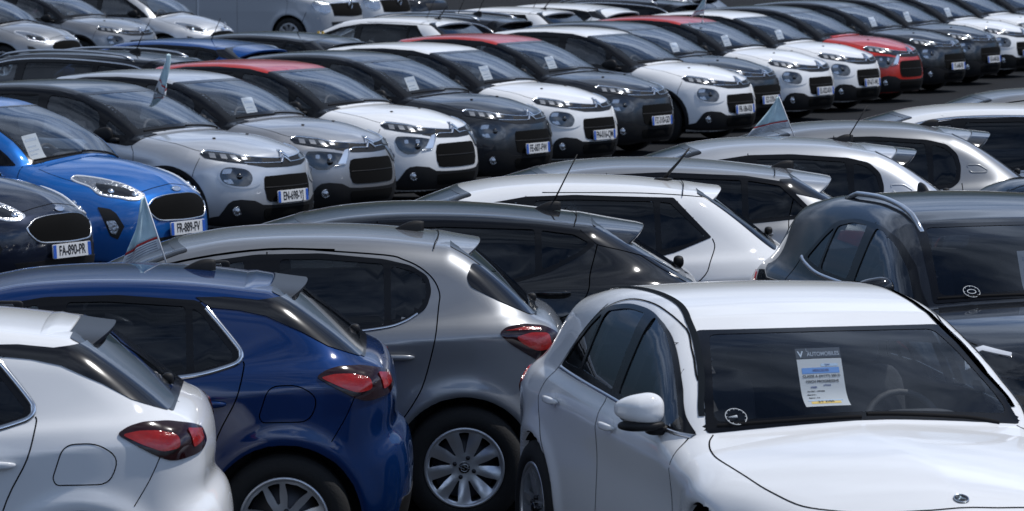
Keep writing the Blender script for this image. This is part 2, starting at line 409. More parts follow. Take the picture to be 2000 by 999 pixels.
def patch(B, proj, poly, name, m, parent, off=.003, skirt=.006, holes=(), step=.035, scale=None):
    """a sheet that follows the body: polygon in proj's plane, pushed out by off, with a rim going down"""
    if scale:   # cylindrical polygons: make u metric while triangulating
        poly = [(u * scale, v) for u, v in poly]; holes = [[(u * scale, v) for u, v in h] for h in holes]
    v2, f, rim = cdt(poly, holes, step)
    if scale: v2 = v2 / np.array([scale, 1.])
    O, D = proj.rays(v2); P, hit = B.ray(O, D)
    f = [q for q in f if hit[list(q)].all()]
    if not f: return None
    N = B.normal(P); P = P + N * off
    f2 = []
    for q in f:
        a, b, c = P[q[0]], P[q[1]], P[q[2]]; n = np.cross(b - a, c - a)
        f2.append(q if n @ N[q[0]] > 0 else tuple(reversed(q)))
    # keep only the largest connected piece
    par = {}
    def fnd(a):
        while par.setdefault(a, a) != a: par[a] = par[par[a]]; a = par[a]
        return a
    for q in f2: r0 = fnd(q[0]); par[fnd(q[1])] = r0; par[fnd(q[2])] = fnd(r0)
    cnt_ = {}
    for q in f2: k = fnd(q[0]); cnt_[k] = cnt_.get(k, 0) + 1
    big = max(cnt_, key=cnt_.get); f2 = [q for q in f2 if fnd(q[0]) == big]; ed = {(a_, b_) for q in f2 for a_, b_ in zip(q, tuple(q[1:]) + (q[0],))}; rim = [e for e in ed if (e[1], e[0]) not in ed]
    V = list(P); NN = list(N)
    if skirt:
        mp_ = {}
        flip = None
        for a, b in rim:
            if not (hit[a] and hit[b]): continue
            for i in (a, b):
                if i not in mp_:
                    mp_[i] = len(V); V.append(P[i]); V.append(P[i] - N[i] * skirt); NN.append(np.zeros(3)); NN.append(np.zeros(3))
            f2.append((mp_[a], mp_[b], mp_[b] + 1, mp_[a] + 1))
    return mk(name, V, f2, m, parent, NN)
def ribbon(path, wd, taper=False):
    A = np.array(path, float); d = np.gradient(A, axis=0); d /= np.maximum(np.linalg.norm(d, axis=1), 1e-9)[:, None]; n = np.stack([-d[:, 1], d[:, 0]], 1)
    ww = np.full(len(A), wd / 2.)
    if taper: t = np.linspace(0, 1, len(A)); ww = ww * np.minimum(1, np.minimum(t, 1 - t) * 6 + .15)
    return [tuple(q) for q in A + n * ww[:, None]] + [tuple(q) for q in (A - n * ww[:, None])[::-1]]
def strip(B, proj, path, wd, name, m, parent, off=.0015, skirt=.003, step=.03, taper=False, scale=None):
    """gap or trim strip laid along a path"""
    if scale: path = [(u * scale, v) for u, v in path]
    A = np.array(densify(path, step, False)); d = np.gradient(A, axis=0); d /= np.maximum(np.linalg.norm(d, axis=1), 1e-9)[:, None]; n = np.stack([-d[:, 1], d[:, 0]], 1)
    w2 = np.full(len(A), wd / 2.)
    if taper: t = np.linspace(0, 1, len(A)); w2 = w2 * np.minimum(1, np.minimum(t, 1 - t) * 8 + .1)
    Lf, Rt = A + n * w2[:, None], A - n * w2[:, None]; uv = np.concatenate([Lf, A, Rt])
    if scale: uv = uv / np.array([scale, 1.])
    O, D = proj.rays(uv); P, hit = B.ray(O, D); N = B.normal(P); k = len(A)
    lift = np.concatenate([np.full(k, off * .3), np.full(k, off), np.full(k, off * .3)]) if skirt > .004 else np.full(3 * k, off)
    T = P + N * lift[:, None]; V = list(T); NN = list(N); f = []
    if skirt > .004:      # rounded trim
        s_ = np.concatenate([T[:k] - N[:k] * skirt, T[2 * k:] - N[2 * k:] * skirt]); V += list(s_)
        f += [(i, i + 1, 3 * k + i + 1, 3 * k + i) for i in range(k - 1)] + [(2 * k + i, 4 * k + i, 4 * k + i + 1, 2 * k + i + 1) for i in range(k - 1)]
    for i in range(k - 1):
        if hit[i] and hit[i + 1]: f += [(i, k + i, k + i + 1, i + 1), (k + i, 2 * k + i, 2 * k + i + 1, k + i + 1)]
    if skirt > .004: return mk(name, V, f, m, parent)
    return mk(name, V, f, m, parent, NN)

def surface_net(fun, lo, hi, h):
    n = [int(math.ceil((hi[a] - lo[a]) / h)) + 1 for a in range(3)]
    ax = [lo[a] + np.arange(n[a]) * h for a in range(3)]
    X, Y, Z = np.meshgrid(*ax, indexing='ij'); F = fun(np.stack([X.ravel(), Y.ravel(), Z.ravel()], 1)).reshape(n); S = F < 0
    c = np.zeros([k - 1 for k in n], int)
    sl_ = lambda A, i, j, k: A[i:A.shape[0] - 1 + i, j:A.shape[1] - 1 + j, k:A.shape[2] - 1 + k]
    for i in (0, 1):
        for j in (0, 1):
            for k in (0, 1): c += sl_(S, i, j, k)
    act = (c > 0) & (c < 8); ids = np.full(act.shape, -1); ids[act] = np.arange(act.sum()); I, J, K = np.nonzero(act)
    acc = np.zeros((len(I), 3)); cnt = np.zeros(len(I))
    for a in range(3):
        for b in (0, 1):
            for d in (0, 1):
                o0 = [0, 0, 0]; others = [q for q in range(3) if q != a]; o0[others[0]] = b; o0[others[1]] = d; o1 = list(o0); o1[a] = 1
                f0 = F[I + o0[0], J + o0[1], K + o0[2]]; f1 = F[I + o1[0], J + o1[1], K + o1[2]]; m = (f0 < 0) != (f1 < 0)
                t = np.where(m, f0 / np.where(m, f0 - f1, 1), 0); p = np.zeros((len(I), 3)); p[:] = o0; p[:, a] += t
                acc[m] += p[m]; cnt[m] += 1
    V = np.array(lo) + (np.stack([I, J, K], 1) + acc / np.maximum(cnt, 1)[:, None]) * h
    faces = []
    for a in range(3):
        b, d = [(1, 2), (2, 0), (0, 1)][a]
        A0 = np.take(S, range(0, n[a] - 1), a); A1 = np.take(S, range(1, n[a]), a); E = A0 != A1
        idx = np.array(np.nonzero(E)).T
        ok = (idx[:, b] > 0) & (idx[:, d] > 0) & (idx[:, b] < n[b] - 1) & (idx[:, d] < n[d] - 1); idx = idx[ok]
        def cell(db, dd): q = idx.copy(); q[:, b] += db; q[:, d] += dd; return ids[q[:, 0], q[:, 1], q[:, 2]]
        q = np.stack([cell(-1, -1), cell(0, -1), cell(0, 0), cell(-1, 0)], 1); fl = ~A0[idx[:, 0], idx[:, 1], idx[:, 2]]; q[fl] = q[fl][:, ::-1]; faces.append(q)
    return V, np.concatenate(faces)

def shell(B, parent, paintm, h, opens, regions, M):
    """body skin: opens are (proj, polygon) holes, regions are (name, proj, polygon, material) pieces split off"""
    lo, hi = (M['xr'] - .06, -1.0, .08), (M['xf'] + .06, 1.0, M['h'] + .08)
    ny = 2 * int(math.ceil(1.0 / h)); lo = (lo[0], -(ny / 2 - .5) * h, lo[2]); hi = (hi[0], (ny / 2 - .5) * h - 1e-9, hi[2])
    V, Q = surface_net(lambda p: B.F(p, False), lo, hi, h)
    def relax(V, it=3):
        for _ in range(it):
            f = B.F(V); g = B.grad(V); g2 = np.maximum((g * g).sum(1), .2); st = (f / g2)[:, None] * g
            ln = np.linalg.norm(st, axis=1); st *= np.minimum(1, h / np.maximum(ln, 1e-9))[:, None]; V = V - st
        return V
    V = relax(V)
    Ng = B.normal(V)
    lines = [(pj, po) for pj, po in opens] + [(r[1], r[2]) for r in regions]
    for pj, po in lines:
        uv = pj.uv(V); cand = np.nonzero((Ng @ pj.D) < -.25)[0]; d, cp = nearest(uv[cand], po); k = d < h * .52; c2 = cand[k]
        if len(c2):
            O, D = pj.rays(cp[k]); P, hit = B.ray(O, D); ok = hit & (np.linalg.norm(P - V[c2], axis=1) < h * 1.6); V[c2[ok]] = P[ok]
    N = B.normal(V)
    C = V[Q].mean(1); CN = N[Q].mean(1)
    keep = np.ones(len(Q), bool)
    for pj, po in opens:
        keep &= ~(inpoly(pj.uv(C), po) & ((CN @ pj.D) < -.2))
    lab = np.zeros(len(Q), int)
    for i, r in enumerate(regions):
        m = inpoly(pj_uv(r[1], C), r[2]) & ((CN @ r[1].D) < (r[4] if len(r) > 4 else -.3)) & (lab == 0)
        if r[0] == 'window_frame': k = np.nonzero(m)[0]; d, _ = nearest(pj_uv(r[1], C)[k], r[2]); m[k[d < h * (.9 if r[4] > -.2 else .25)]] = False
        lab[m] = i + 1
    arch = np.zeros(len(Q), bool)
    for sx in (1, -1):
        r = np.hypot(C[:, 0] - sx * B.wheelx, C[:, 2] - M['tr']); arch |= (r < M['ar'] + .004) & (np.abs(C[:, 1]) < np.abs(B.W(C[:, 0], C[:, 2])) - .03)
    arch |= C[:, 2] < .16
    objs = {}
    def emit(name, sel, m):
        q = Q[sel]
        if not len(q): return None
        u, inv = np.unique(q, return_inverse=True); return mk(name, V[u], inv.reshape(q.shape), m, parent, N[u] if name != 'wheel_arch_liner' else None)
    objs['body'] = emit('body', keep & (lab == 0) & ~arch, paintm)
    emit('wheel_arch_liner', keep & arch, M_RUB)
    for i, r in enumerate(regions): objs[r[0] + str(i)] = emit(r[0], keep & (lab == i + 1) & ~arch, r[3] or paintm)
    # dark lining inside the cabin
    V2, Q2 = surface_net(lambda p: B.F(p, False) + .055, (M['xr'], -1., .25), (M['xf'], 1., M['h'] + .02), .06)
    C2 = V2[Q2].mean(1); N2 = B.normal(C2); k2 = np.ones(len(Q2), bool)
    for pj, po in opens: k2 &= ~(inpoly(pj.uv(C2), po) & ((N2 @ pj.D) < -.2))
    u, inv = np.unique(Q2[k2], return_inverse=True); mk('cabin_lining', V2[u], inv.reshape(-1, 4), M_INT, parent)
    return objs
def pj_uv(pj, C): return pj.uv(C)
# ------------------------------------------------------------------ car shapes (x forward from the wheelbase centre, z up, metres)
def prof(nose, hood, ws, roof, glass_, tail): return [nose, hood, ws, roof, glass_, tail, [tail[-1], nose[0]]]
HATCH = dict(kg=.02, kr=.10, wb=2.538, xf=2.10, xr=-1.97, h=1.435, tr=.315, ar=.362,
  prof=prof([(2.0, .18), (2.07, .28), (2.10, .45), (2.085, .60), (2.02, .73)],
            [(2.02, .73), (1.82, .84), (1.45, .93), (1.02, .99)],
            [(1.02, .99), (.78, 1.14), (.50, 1.275), (.20, 1.375)],
            [(.20, 1.375), (-.05, 1.418), (-.40, 1.436), (-.80, 1.428), (-1.22, 1.385)],
            [(-1.22, 1.385), (-1.32, 1.335), (-1.49, 1.215), (-1.655, 1.085)],
            [(-1.655, 1.085), (-1.74, 1.045), (-1.79, .96), (-1.805, .85), (-1.80, .74), (-1.86, .66), (-1.88, .50), (-1.85, .28), (-1.78, .18)]),
  plan=[(-1.92, .70), (-1.75, .785), (-1.27, .868), (-.4, .866), (.6, .868), (1.27, .870), (1.65, .82), (2.10, .66)],
  belt=[(-1.9, 1.06), (-1.1, 1.02), (-.4, .955), (.9, .90), (2.1, .80)],
  crease=[(-1.97, .96), (-1.4, .945), (-1.0, .90), (0, .83), (1.2, .76), (2.1, .7)])
MD = {}
def V(base, **k): d = dict(base); d.update(k); return d
MD['hatch'] = HATCH
# older rounder hatchback (tall, arched side glass)
MD['round'] = V(HATCH, wb=2.511, xf=2.06, xr=-1.96, h=1.48, tr=.31, ar=.36,
  prof=prof([(1.97, .18), (2.03, .28), (2.06, .45), (2.04, .62), (1.97, .76)],
            [(1.97, .76), (1.75, .88), (1.40, .97), (1.05, 1.02)],
            [(1.05, 1.02), (.80, 1.18), (.52, 1.32), (.22, 1.42)],
            [(.22, 1.42), (-.05, 1.463), (-.40, 1.482), (-.80, 1.476), (-1.20, 1.437)],
            [(-1.20, 1.437), (-1.31, 1.375), (-1.47, 1.25), (-1.64, 1.09)],
            [(-1.64, 1.09), (-1.73, 1.05), (-1.79, .97), (-1.81, .86), (-1.81, .74), (-1.88, .68), (-1.90, .50), (-1.92, .28), (-1.84, .18)]),
  plan=[(-1.96, .70), (-1.72, .80), (-1.25, .862), (-.4, .862), (.6, .862), (1.27, .862), (1.65, .81), (2.06, .64)],
  belt=[(-1.9, 1.09), (-1.1, 1.04), (-.4, .99), (.9, .94), (2.1, .82)],
  crease=[(-1.96, .995), (-1.42, .985), (-1.1, .965), (-.55, .905), (1.2, .80), (2.1, .7)], cku=.30, ckl=.16, haunch=.012)
MD['compact'] = V(HATCH, wb=2.662, xf=2.22, xr=-2.14, h=1.445, tr=.32, ar=.37,
  prof=prof([(2.12, .18), (2.19, .28), (2.22, .45), (2.20, .60), (2.13, .74)],
            [(2.13, .74), (1.9, .86), (1.5, .95), (1.10, 1.0)],
            [(1.10, 1.0), (.84, 1.15), (.54, 1.28), (.20, 1.38)],
            [(.20, 1.38), (-.05, 1.42), (-.40, 1.442), (-.90, 1.430), (-1.45, 1.375)],
            [(-1.45, 1.375), (-1.56, 1.315), (-1.76, 1.20), (-1.98, 1.065)],
            [(-1.98, 1.065), (-2.04, 1.03), (-2.08, .95), (-2.09, .84), (-2.06, .74), (-2.12, .66), (-2.14, .50), (-2.10, .28), (-2.02, .18)]),
  plan=[(-2.14, .70), (-1.9, .80), (-1.33, .892), (-.4, .892), (.6, .892), (1.33, .892), (1.75, .83), (2.22, .66)],
  belt=[(-2.0, 1.08), (-1.3, 1.04), (-.4, .975), (.9, .92), (2.2, .82)],
  crease=[(-2.14, .90), (-1.5, .88), (-1.0, .85), (0, .80), (1.2, .74), (2.2, .7)], ckl=.16)
MD['angular'] = V(HATCH, wb=2.47, xf=2.06, xr=-1.94, h=1.467, tr=.31, ar=.36,
  prof=prof([(1.97, .18), (2.03, .28), (2.06, .45), (2.045, .62), (1.98, .76)],
            [(1.98, .76), (1.78, .87), (1.4, .95), (.98, 1.0)],
            [(.98, 1.0), (.76, 1.15), (.48, 1.30), (.20, 1.405)],
            [(.20, 1.405), (-.05, 1.445), (-.40, 1.466), (-.85, 1.456), (-1.26, 1.415)],
            [(-1.26, 1.415), (-1.36, 1.36), (-1.56, 1.22), (-1.75, 1.075)],
            [(-1.75, 1.075), (-1.82, 1.03), (-1.88, .95), (-1.89, .84), (-1.87, .74), (-1.92, .66), (-1.94, .50), (-1.90, .28), (-1.83, .18)]),
  plan=[(-1.94, .71), (-1.7, .80), (-1.25, .856), (-.4, .856), (.6, .856), (1.25, .856), (1.6, .81), (2.06, .65)],
  belt=[(-1.9, 1.03), (-1.1, 1.00), (-.4, .965), (.9, .93), (2.1, .82)],
  crease=[(-1.95, .90), (-1.0, .88), (0, .84), (1.2, .80), (2.1, .75)])
MD['curvy'] = V(HATCH, wb=2.538, xf=2.05, xr=-1.95, h=1.46, tr=.31, ar=.36,
  prof=prof([(1.96, .18), (2.03, .28), (2.06, .45), (2.04, .60), (1.97, .73)],
            [(1.97, .73), (1.78, .85), (1.42, .95), (1.06, 1.0)],
            [(1.06, 1.0), (.80, 1.17), (.52, 1.31), (.20, 1.41)],
            [(.20, 1.41), (-.05, 1.445), (-.40, 1.461), (-.80, 1.448), (-1.12, 1.40)],
            [(-1.12, 1.40), (-1.26, 1.335), (-1.47, 1.20), (-1.68, 1.045)],
            [(-1.68, 1.045), (-1.78, 1.0), (-1.85, .92), (-1.87, .82), (-1.86, .72), (-1.92, .64), (-1.95, .50), (-1.91, .28), (-1.83, .18)]),
  plan=[(-1.95, .70), (-1.7, .81), (-1.27, .868), (-.4, .860), (.6, .860), (1.27, .866), (1.65, .81), (2.06, .65)],
  belt=[(-1.9, 1.04), (-1.1, 1.00), (-.4, .95), (.9, .92), (2.1, .82)],
  crease=[(-1.95, .86), (-1.0, .86), (0, .80), (1.2, .76), (2.1, .7)], haunch=.03)
MD['estate'] = V(HATCH, wb=2.73, xf=2.27, xr=-2.22, h=1.47, tr=.32, ar=.37,
  prof=prof([(2.17, .18), (2.24, .28), (2.27, .45), (2.25, .60), (2.17, .74)],
            [(2.17, .74), (1.95, .85), (1.55, .94), (1.13, .99)],
            [(1.13, .99), (.88, 1.15), (.58, 1.30), (.24, 1.40)],
            [(.24, 1.40), (0, 1.44), (-.40, 1.467), (-1.1, 1.458), (-1.75, 1.40)],
            [(-1.75, 1.40), (-1.84, 1.34), (-1.96, 1.20), (-2.08, 1.05)],
            [(-2.08, 1.05), (-2.13, 1.01), (-2.16, .93), (-2.17, .82), (-2.15, .72), (-2.19, .64), (-2.22, .50), (-2.18, .28), (-2.1, .18)]),
  plan=[(-2.22, .72), (-1.95, .82), (-1.36, .90), (-.4, .90), (.6, .90), (1.36, .90), (1.8, .83), (2.27, .66)],
  belt=[(-2.1, 1.04), (-1.3, 1.01), (-.4, .96), (.9, .92), (2.2, .82)],
  crease=[(-2.22, .88), (-1.0, .86), (0, .82), (1.2, .78), (2.2, .72)])
# white front-right hatchback, long flat bonnet
MD['premium'] = V(HATCH, wb=2.729, xf=2.23, xr=-2.19, h=1.44, tr=.325, ar=.372,
  prof=prof([(2.13, .18), (2.19, .26), (2.235, .42), (2.235, .58), (2.19, .70)],
            [(2.19, .70), (1.98, .80), (1.55, .895), (1.02, .96)],
            [(1.02, .96), (.78, 1.10), (.48, 1.245), (.14, 1.365)],
            [(.14, 1.365), (-.10, 1.412), (-.45, 1.436), (-.95, 1.418), (-1.45, 1.345)],
            [(-1.45, 1.345), (-1.60, 1.27), (-1.80, 1.14), (-1.99, 1.01)],
            [(-1.99, 1.01), (-2.07, .98), (-2.13, .90), (-2.14, .80), (-2.13, .70), (-2.17, .62), (-2.19, .48), (-2.15, .28), (-2.07, .18)]),
  plan=[(-2.19, .70), (-1.9, .80), (-1.36, .885), (-.4, .884), (.6, .886), (1.36, .888), (1.8, .83), (2.23, .69)],
  belt=[(-2.1, 1.0), (-1.3, .985), (-.4, .935), (.9, .875), (2.2, .80)],
  crease=[(-2.19, .90), (-1.3, .885), (0, .83), (1.2, .775), (2.2, .70)], cku=.22, ckl=.18, hood=(.50, 0, .05), kw=.20, kz=.05, kzh=.03)
MD['crossover'] = V(HATCH, wb=2.651, xf=2.16, xr=-2.08, h=1.57, tr=.345, ar=.395,
  prof=prof([(2.06, .22), (2.13, .32), (2.16, .55), (2.14, .74), (2.06, .88)],
            [(2.06, .88), (1.85, .97), (1.5, 1.04), (1.02, 1.09)],
            [(1.02, 1.09), (.80, 1.23), (.54, 1.37), (.26, 1.475)],
            [(.26, 1.475), (0, 1.527), (-.40, 1.556), (-.95, 1.545), (-1.45, 1.48)],
            [(-1.45, 1.48), (-1.58, 1.41), (-1.76, 1.27), (-1.92, 1.12)],
            [(-1.92, 1.12), (-1.99, 1.08), (-2.03, .99), (-2.04, .88), (-2.02, .76), (-2.06, .68), (-2.08, .50), (-2.04, .30), (-1.96, .22)]),
  plan=[(-2.08, .72), (-1.8, .82), (-1.33, .892), (-.4, .885), (.6, .885), (1.33, .892), (1.75, .84), (2.16, .68)],
  belt=[(-2.0, 1.12), (-1.3, 1.09), (-.4, 1.05), (.9, 1.0), (2.2, .92)],
  crease=[(-2.08, .95), (-1.0, .93), (0, .88), (1.2, .85), (2.2, .80)])
# small round-nosed hatchback with rubber-clad sills (the long row)
MD['chevron'] = V(HATCH, wb=2.54, xf=2.06, xr=-1.94, h=1.45, tr=.315, ar=.37,
  prof=prof([(1.97, .17), (2.03, .24), (2.06, .36), (2.06, .50), (2.035, .64), (1.985, .76), (1.94, .825)],
            [(1.94, .825), (1.80, .885), (1.5, .965), (1.20, .995), (.98, 1.01)],
            [(.98, 1.01), (.75, 1.14), (.48, 1.265), (.18, 1.36)],
            [(.18, 1.36), (-.05, 1.415), (-.40, 1.446), (-.85, 1.44), (-1.30, 1.395)],
            [(-1.30, 1.395), (-1.42, 1.33), (-1.58, 1.19), (-1.72, 1.05)],
            [(-1.72, 1.05), (-1.80, 1.0), (-1.86, .92), (-1.88, .82), (-1.87, .72), (-1.92, .64), (-1.94, .50), (-1.90, .28), (-1.83, .17)]),
  plan=[(-1.94, .70), (-1.7, .80), (-1.27, .868), (-.4, .86), (.6, .86), (1.27, .872), (1.62, .855), (1.85, .80), (2.06, .73)],
  belt=[(-1.9, 1.03), (-1.1, 1.00), (-.4, .96), (.7, .94), (.95, 1.01), (1.2, 1.12), (2.1, 1.2)],
  crease=[(-1.95, .80), (2.1, .78)], cku=.05, ckl=.03, kf=.30, kf4=.12, k=.15, kn=.12, sh=.006, haunch=.03, flare=.012, tum=.30)
# blue and dark small hatchbacks with one wide mouth
MD['mouth'] = V(HATCH, wb=2.493, xf=2.07, xr=-1.97, h=1.476, tr=.31, ar=.36,
  prof=prof([(1.98, .17), (2.04, .25), (2.07, .40), (2.06, .55), (2.03, .66), (1.97, .735)],
            [(1.97, .735), (1.75, .86), (1.42, .95), (1.10, .99)],
            [(1.10, .99), (.84, 1.15), (.55, 1.29), (.24, 1.39)],
            [(.24, 1.39), (-.02, 1.445), (-.40, 1.472), (-.85, 1.455), (-1.30, 1.39)],
            [(-1.30, 1.39), (-1.42, 1.32), (-1.60, 1.18), (-1.76, 1.03)],
            [(-1.76, 1.03), (-1.84, .99), (-1.89, .91), (-1.90, .82), (-1.89, .72), (-1.94, .64), (-1.97, .50), (-1.93, .28), (-1.85, .17)]),
  plan=[(-1.97, .70), (-1.7, .80), (-1.27, .865), (-.4, .858), (.6, .86), (1.27, .868), (1.62, .83), (1.85, .77), (2.07, .66)],
  belt=[(-1.9, 1.05), (-1.1, 1.01), (-.4, .96), (.8, .925), (1.0, 1.0), (1.3, 1.1), (2.1, 1.2)],
  crease=[(-1.97, .88), (0, .84), (1.2, .80), (2.1, .72)], kf=.34, kf4=.22, kn=.18, haunch=.035, hood=(.42, 0, .06))
MD['van'] = V(HATCH, wb=3.10, xf=2.47, xr=-2.52, h=1.96, tr=.34, ar=.40,
  prof=prof([(2.38, .22), (2.45, .35), (2.47, .60), (2.45, .82), (2.36, .98)],
            [(2.36, .98), (2.2, 1.06), (1.95, 1.14), (1.75, 1.19)],
            [(1.75, 1.19), (1.52, 1.42), (1.28, 1.65), (1.02, 1.86)],
            [(1.02, 1.86), (.8, 1.93), (.3, 1.96), (-1.2, 1.96), (-2.35, 1.93)],
            [(-2.35, 1.93), (-2.42, 1.86), (-2.45, 1.5), (-2.48, 1.1)],
            [(-2.48, 1.1), (-2.49, .9), (-2.5, .7), (-2.52, .5), (-2.50, .3), (-2.42, .22)]),
  plan=[(-2.52, .90), (-2.2, .95), (-1.0, .955), (1.0, .955), (1.7, .93), (2.1, .86), (2.47, .74)],
  belt=[(-2.5, 1.15), (2.4, 1.10)], crease=[(-2.5, .8), (2.4, .8)], tum=.12, tum2=.02, ctap=0., kz=.03, kzh=.02, kg=.02, kr=.02, cku=.03, ckl=.03)
# ------------------------------------------------------------------ parts shared by all cars
def kids(o): return [c for c in bpy.data.objects if c.parent == o]
SEAT_MESH = {}
def inst(key, fn, parent, loc, name, child=None):
    """link a copy of a mesh that was already made, or make it"""
    if key in SEAT_MESH:
        s = SEAT_MESH[key]; o = s.copy(); COL.objects.link(o); o.parent = parent; o.location = loc
        for c in s.children: d = c.copy(); COL.objects.link(d); d.parent = o
        return o
    o = fn(parent); o.location = loc; SEAT_MESH[key] = o; return o
def make_seat(parent):
    v, f = join_geo([g_box(.02, 0, .16, .50, .48, .16, .22), g_box(-.25, 0, .48, .14, .46, .62, .2, (R(-12), 'Y'))])
    v = [(p[0] - (.0 if p[2] < .26 else .0), p[1], p[2]) for p in v]
    o = mk('seat', v, f, M_SEAT, parent); hv, hf = g_box(-.33, 0, .87, .09, .25, .17, .3); mk('headrest', hv, hf, M_SEAT, o)
    return o
def make_bench(parent):
    v, f = join_geo([g_box(.02, 0, .16, .45, 1.15, .15, .15), g_box(-.22, 0, .42, .13, 1.15, .52, .12, (R(-10), 'Y'))])
    o = mk('seat', v, f, M_SEAT, parent)
    for y in (-.36, .36): hv, hf = g_box(-.29, y, .73, .08, .23, .13, .3); mk('headrest', hv, hf, M_SEAT, o)
    return o
def make_steer(parent):
    pts = [(math.sin(a) * .0, math.cos(a) * .18, math.sin(a) * .18) for a in np.linspace(0, 2 * math.pi, 25)]
    v, f = join_geo([g_tube(pts, .016, 6, False), g_box(0, 0, 0, .05, .14, .12, .3), g_box(0, 0, 0, .02, .33, .03, .2)])
    m = Matrix.Rotation(R(-22), 3, 'Y'); v = [tuple(m @ Vector(p)) for p in v]
    return mk('steering_wheel', v, f, M_DASH, parent)
def cabin(root, M, B, rows=2):
    zf = .20 if M['h'] < 1.7 else .5; dx = M['prof'][2][0][0] - 1.0; up = M['h'] - 1.45 if M['h'] < 1.7 else .05
    for y in (-.36, .36): inst('seat', make_seat, root, (-.02 + dx * .6, y, .24 + zf * .3 + up), 'seat')
    if rows > 1: inst('bench', make_bench, root, (-.86, 0, .30 + up), 'seat')
    x0, z0 = M['prof'][2][0]
    v, f = join_geo([g_box(x0 - .38, 0, z0 - .12, .42, 1.26, .14, .3), g_box(x0 - .45, .36, z0 - .04, .20, .38, .09, .35), g_box(x0 - .16, 0, z0 - .075, .34, 1.22, .05, .3)]); mk('dashboard', v, f, M_DASH, root)
    inst('steer', make_steer, root, (x0 - .64, .36, z0 - .11), 'steering_wheel')
    # inside mirror
    xm, zm = M['prof'][2][-1]; v, f = g_box(xm + .06, 0, zm - .10, .03, .22, .06, .3); mk('inside_mirror', v, f, M_BLK, root)

def rim_holes(style, Rr):
    H = []; pol = lambda r, a: (r * math.cos(a), r * math.sin(a))
    def wedge(r0, r1, a0, a1, b0, b1):
        return rounded([pol(r0, a0), pol(r0, a1), pol((r0 + r1) / 2, (a1 + b1) / 2), pol(r1, b1), pol(r1, (b0 + b1) / 2), pol(r1, b0), pol((r0 + r1) / 2, (a0 + b0) / 2)], .010, 3)
    if style == 'nine':
        for k in range(9):
            a = 2 * math.pi * (k + .5) / 9 + R(90); H.append(wedge(.38 * Rr, .93 * Rr, a - .01, a + .08, a - .17, a + .15))
    elif style == 'five':
        for k in range(5):
            a = 2 * math.pi * k / 5 + R(90); H.append(wedge(.30 * Rr, .92 * Rr, a - .22, a + .22, a - .36, a + .36)); H.append(wedge(.5 * Rr, .92 * Rr, a + .58, a + .67, a + .54, a + .71))
    elif style == 'tenpair':
        for k in range(5):
            a = 2 * math.pi * k / 5 + R(90); H.append(wedge(.32 * Rr, .92 * Rr, a - .10, a + .10, a - .33, a + .33)); H.append(wedge(.42 * Rr, .92 * Rr, a + .55, a + .70, a + .46, a + .80))
    return H
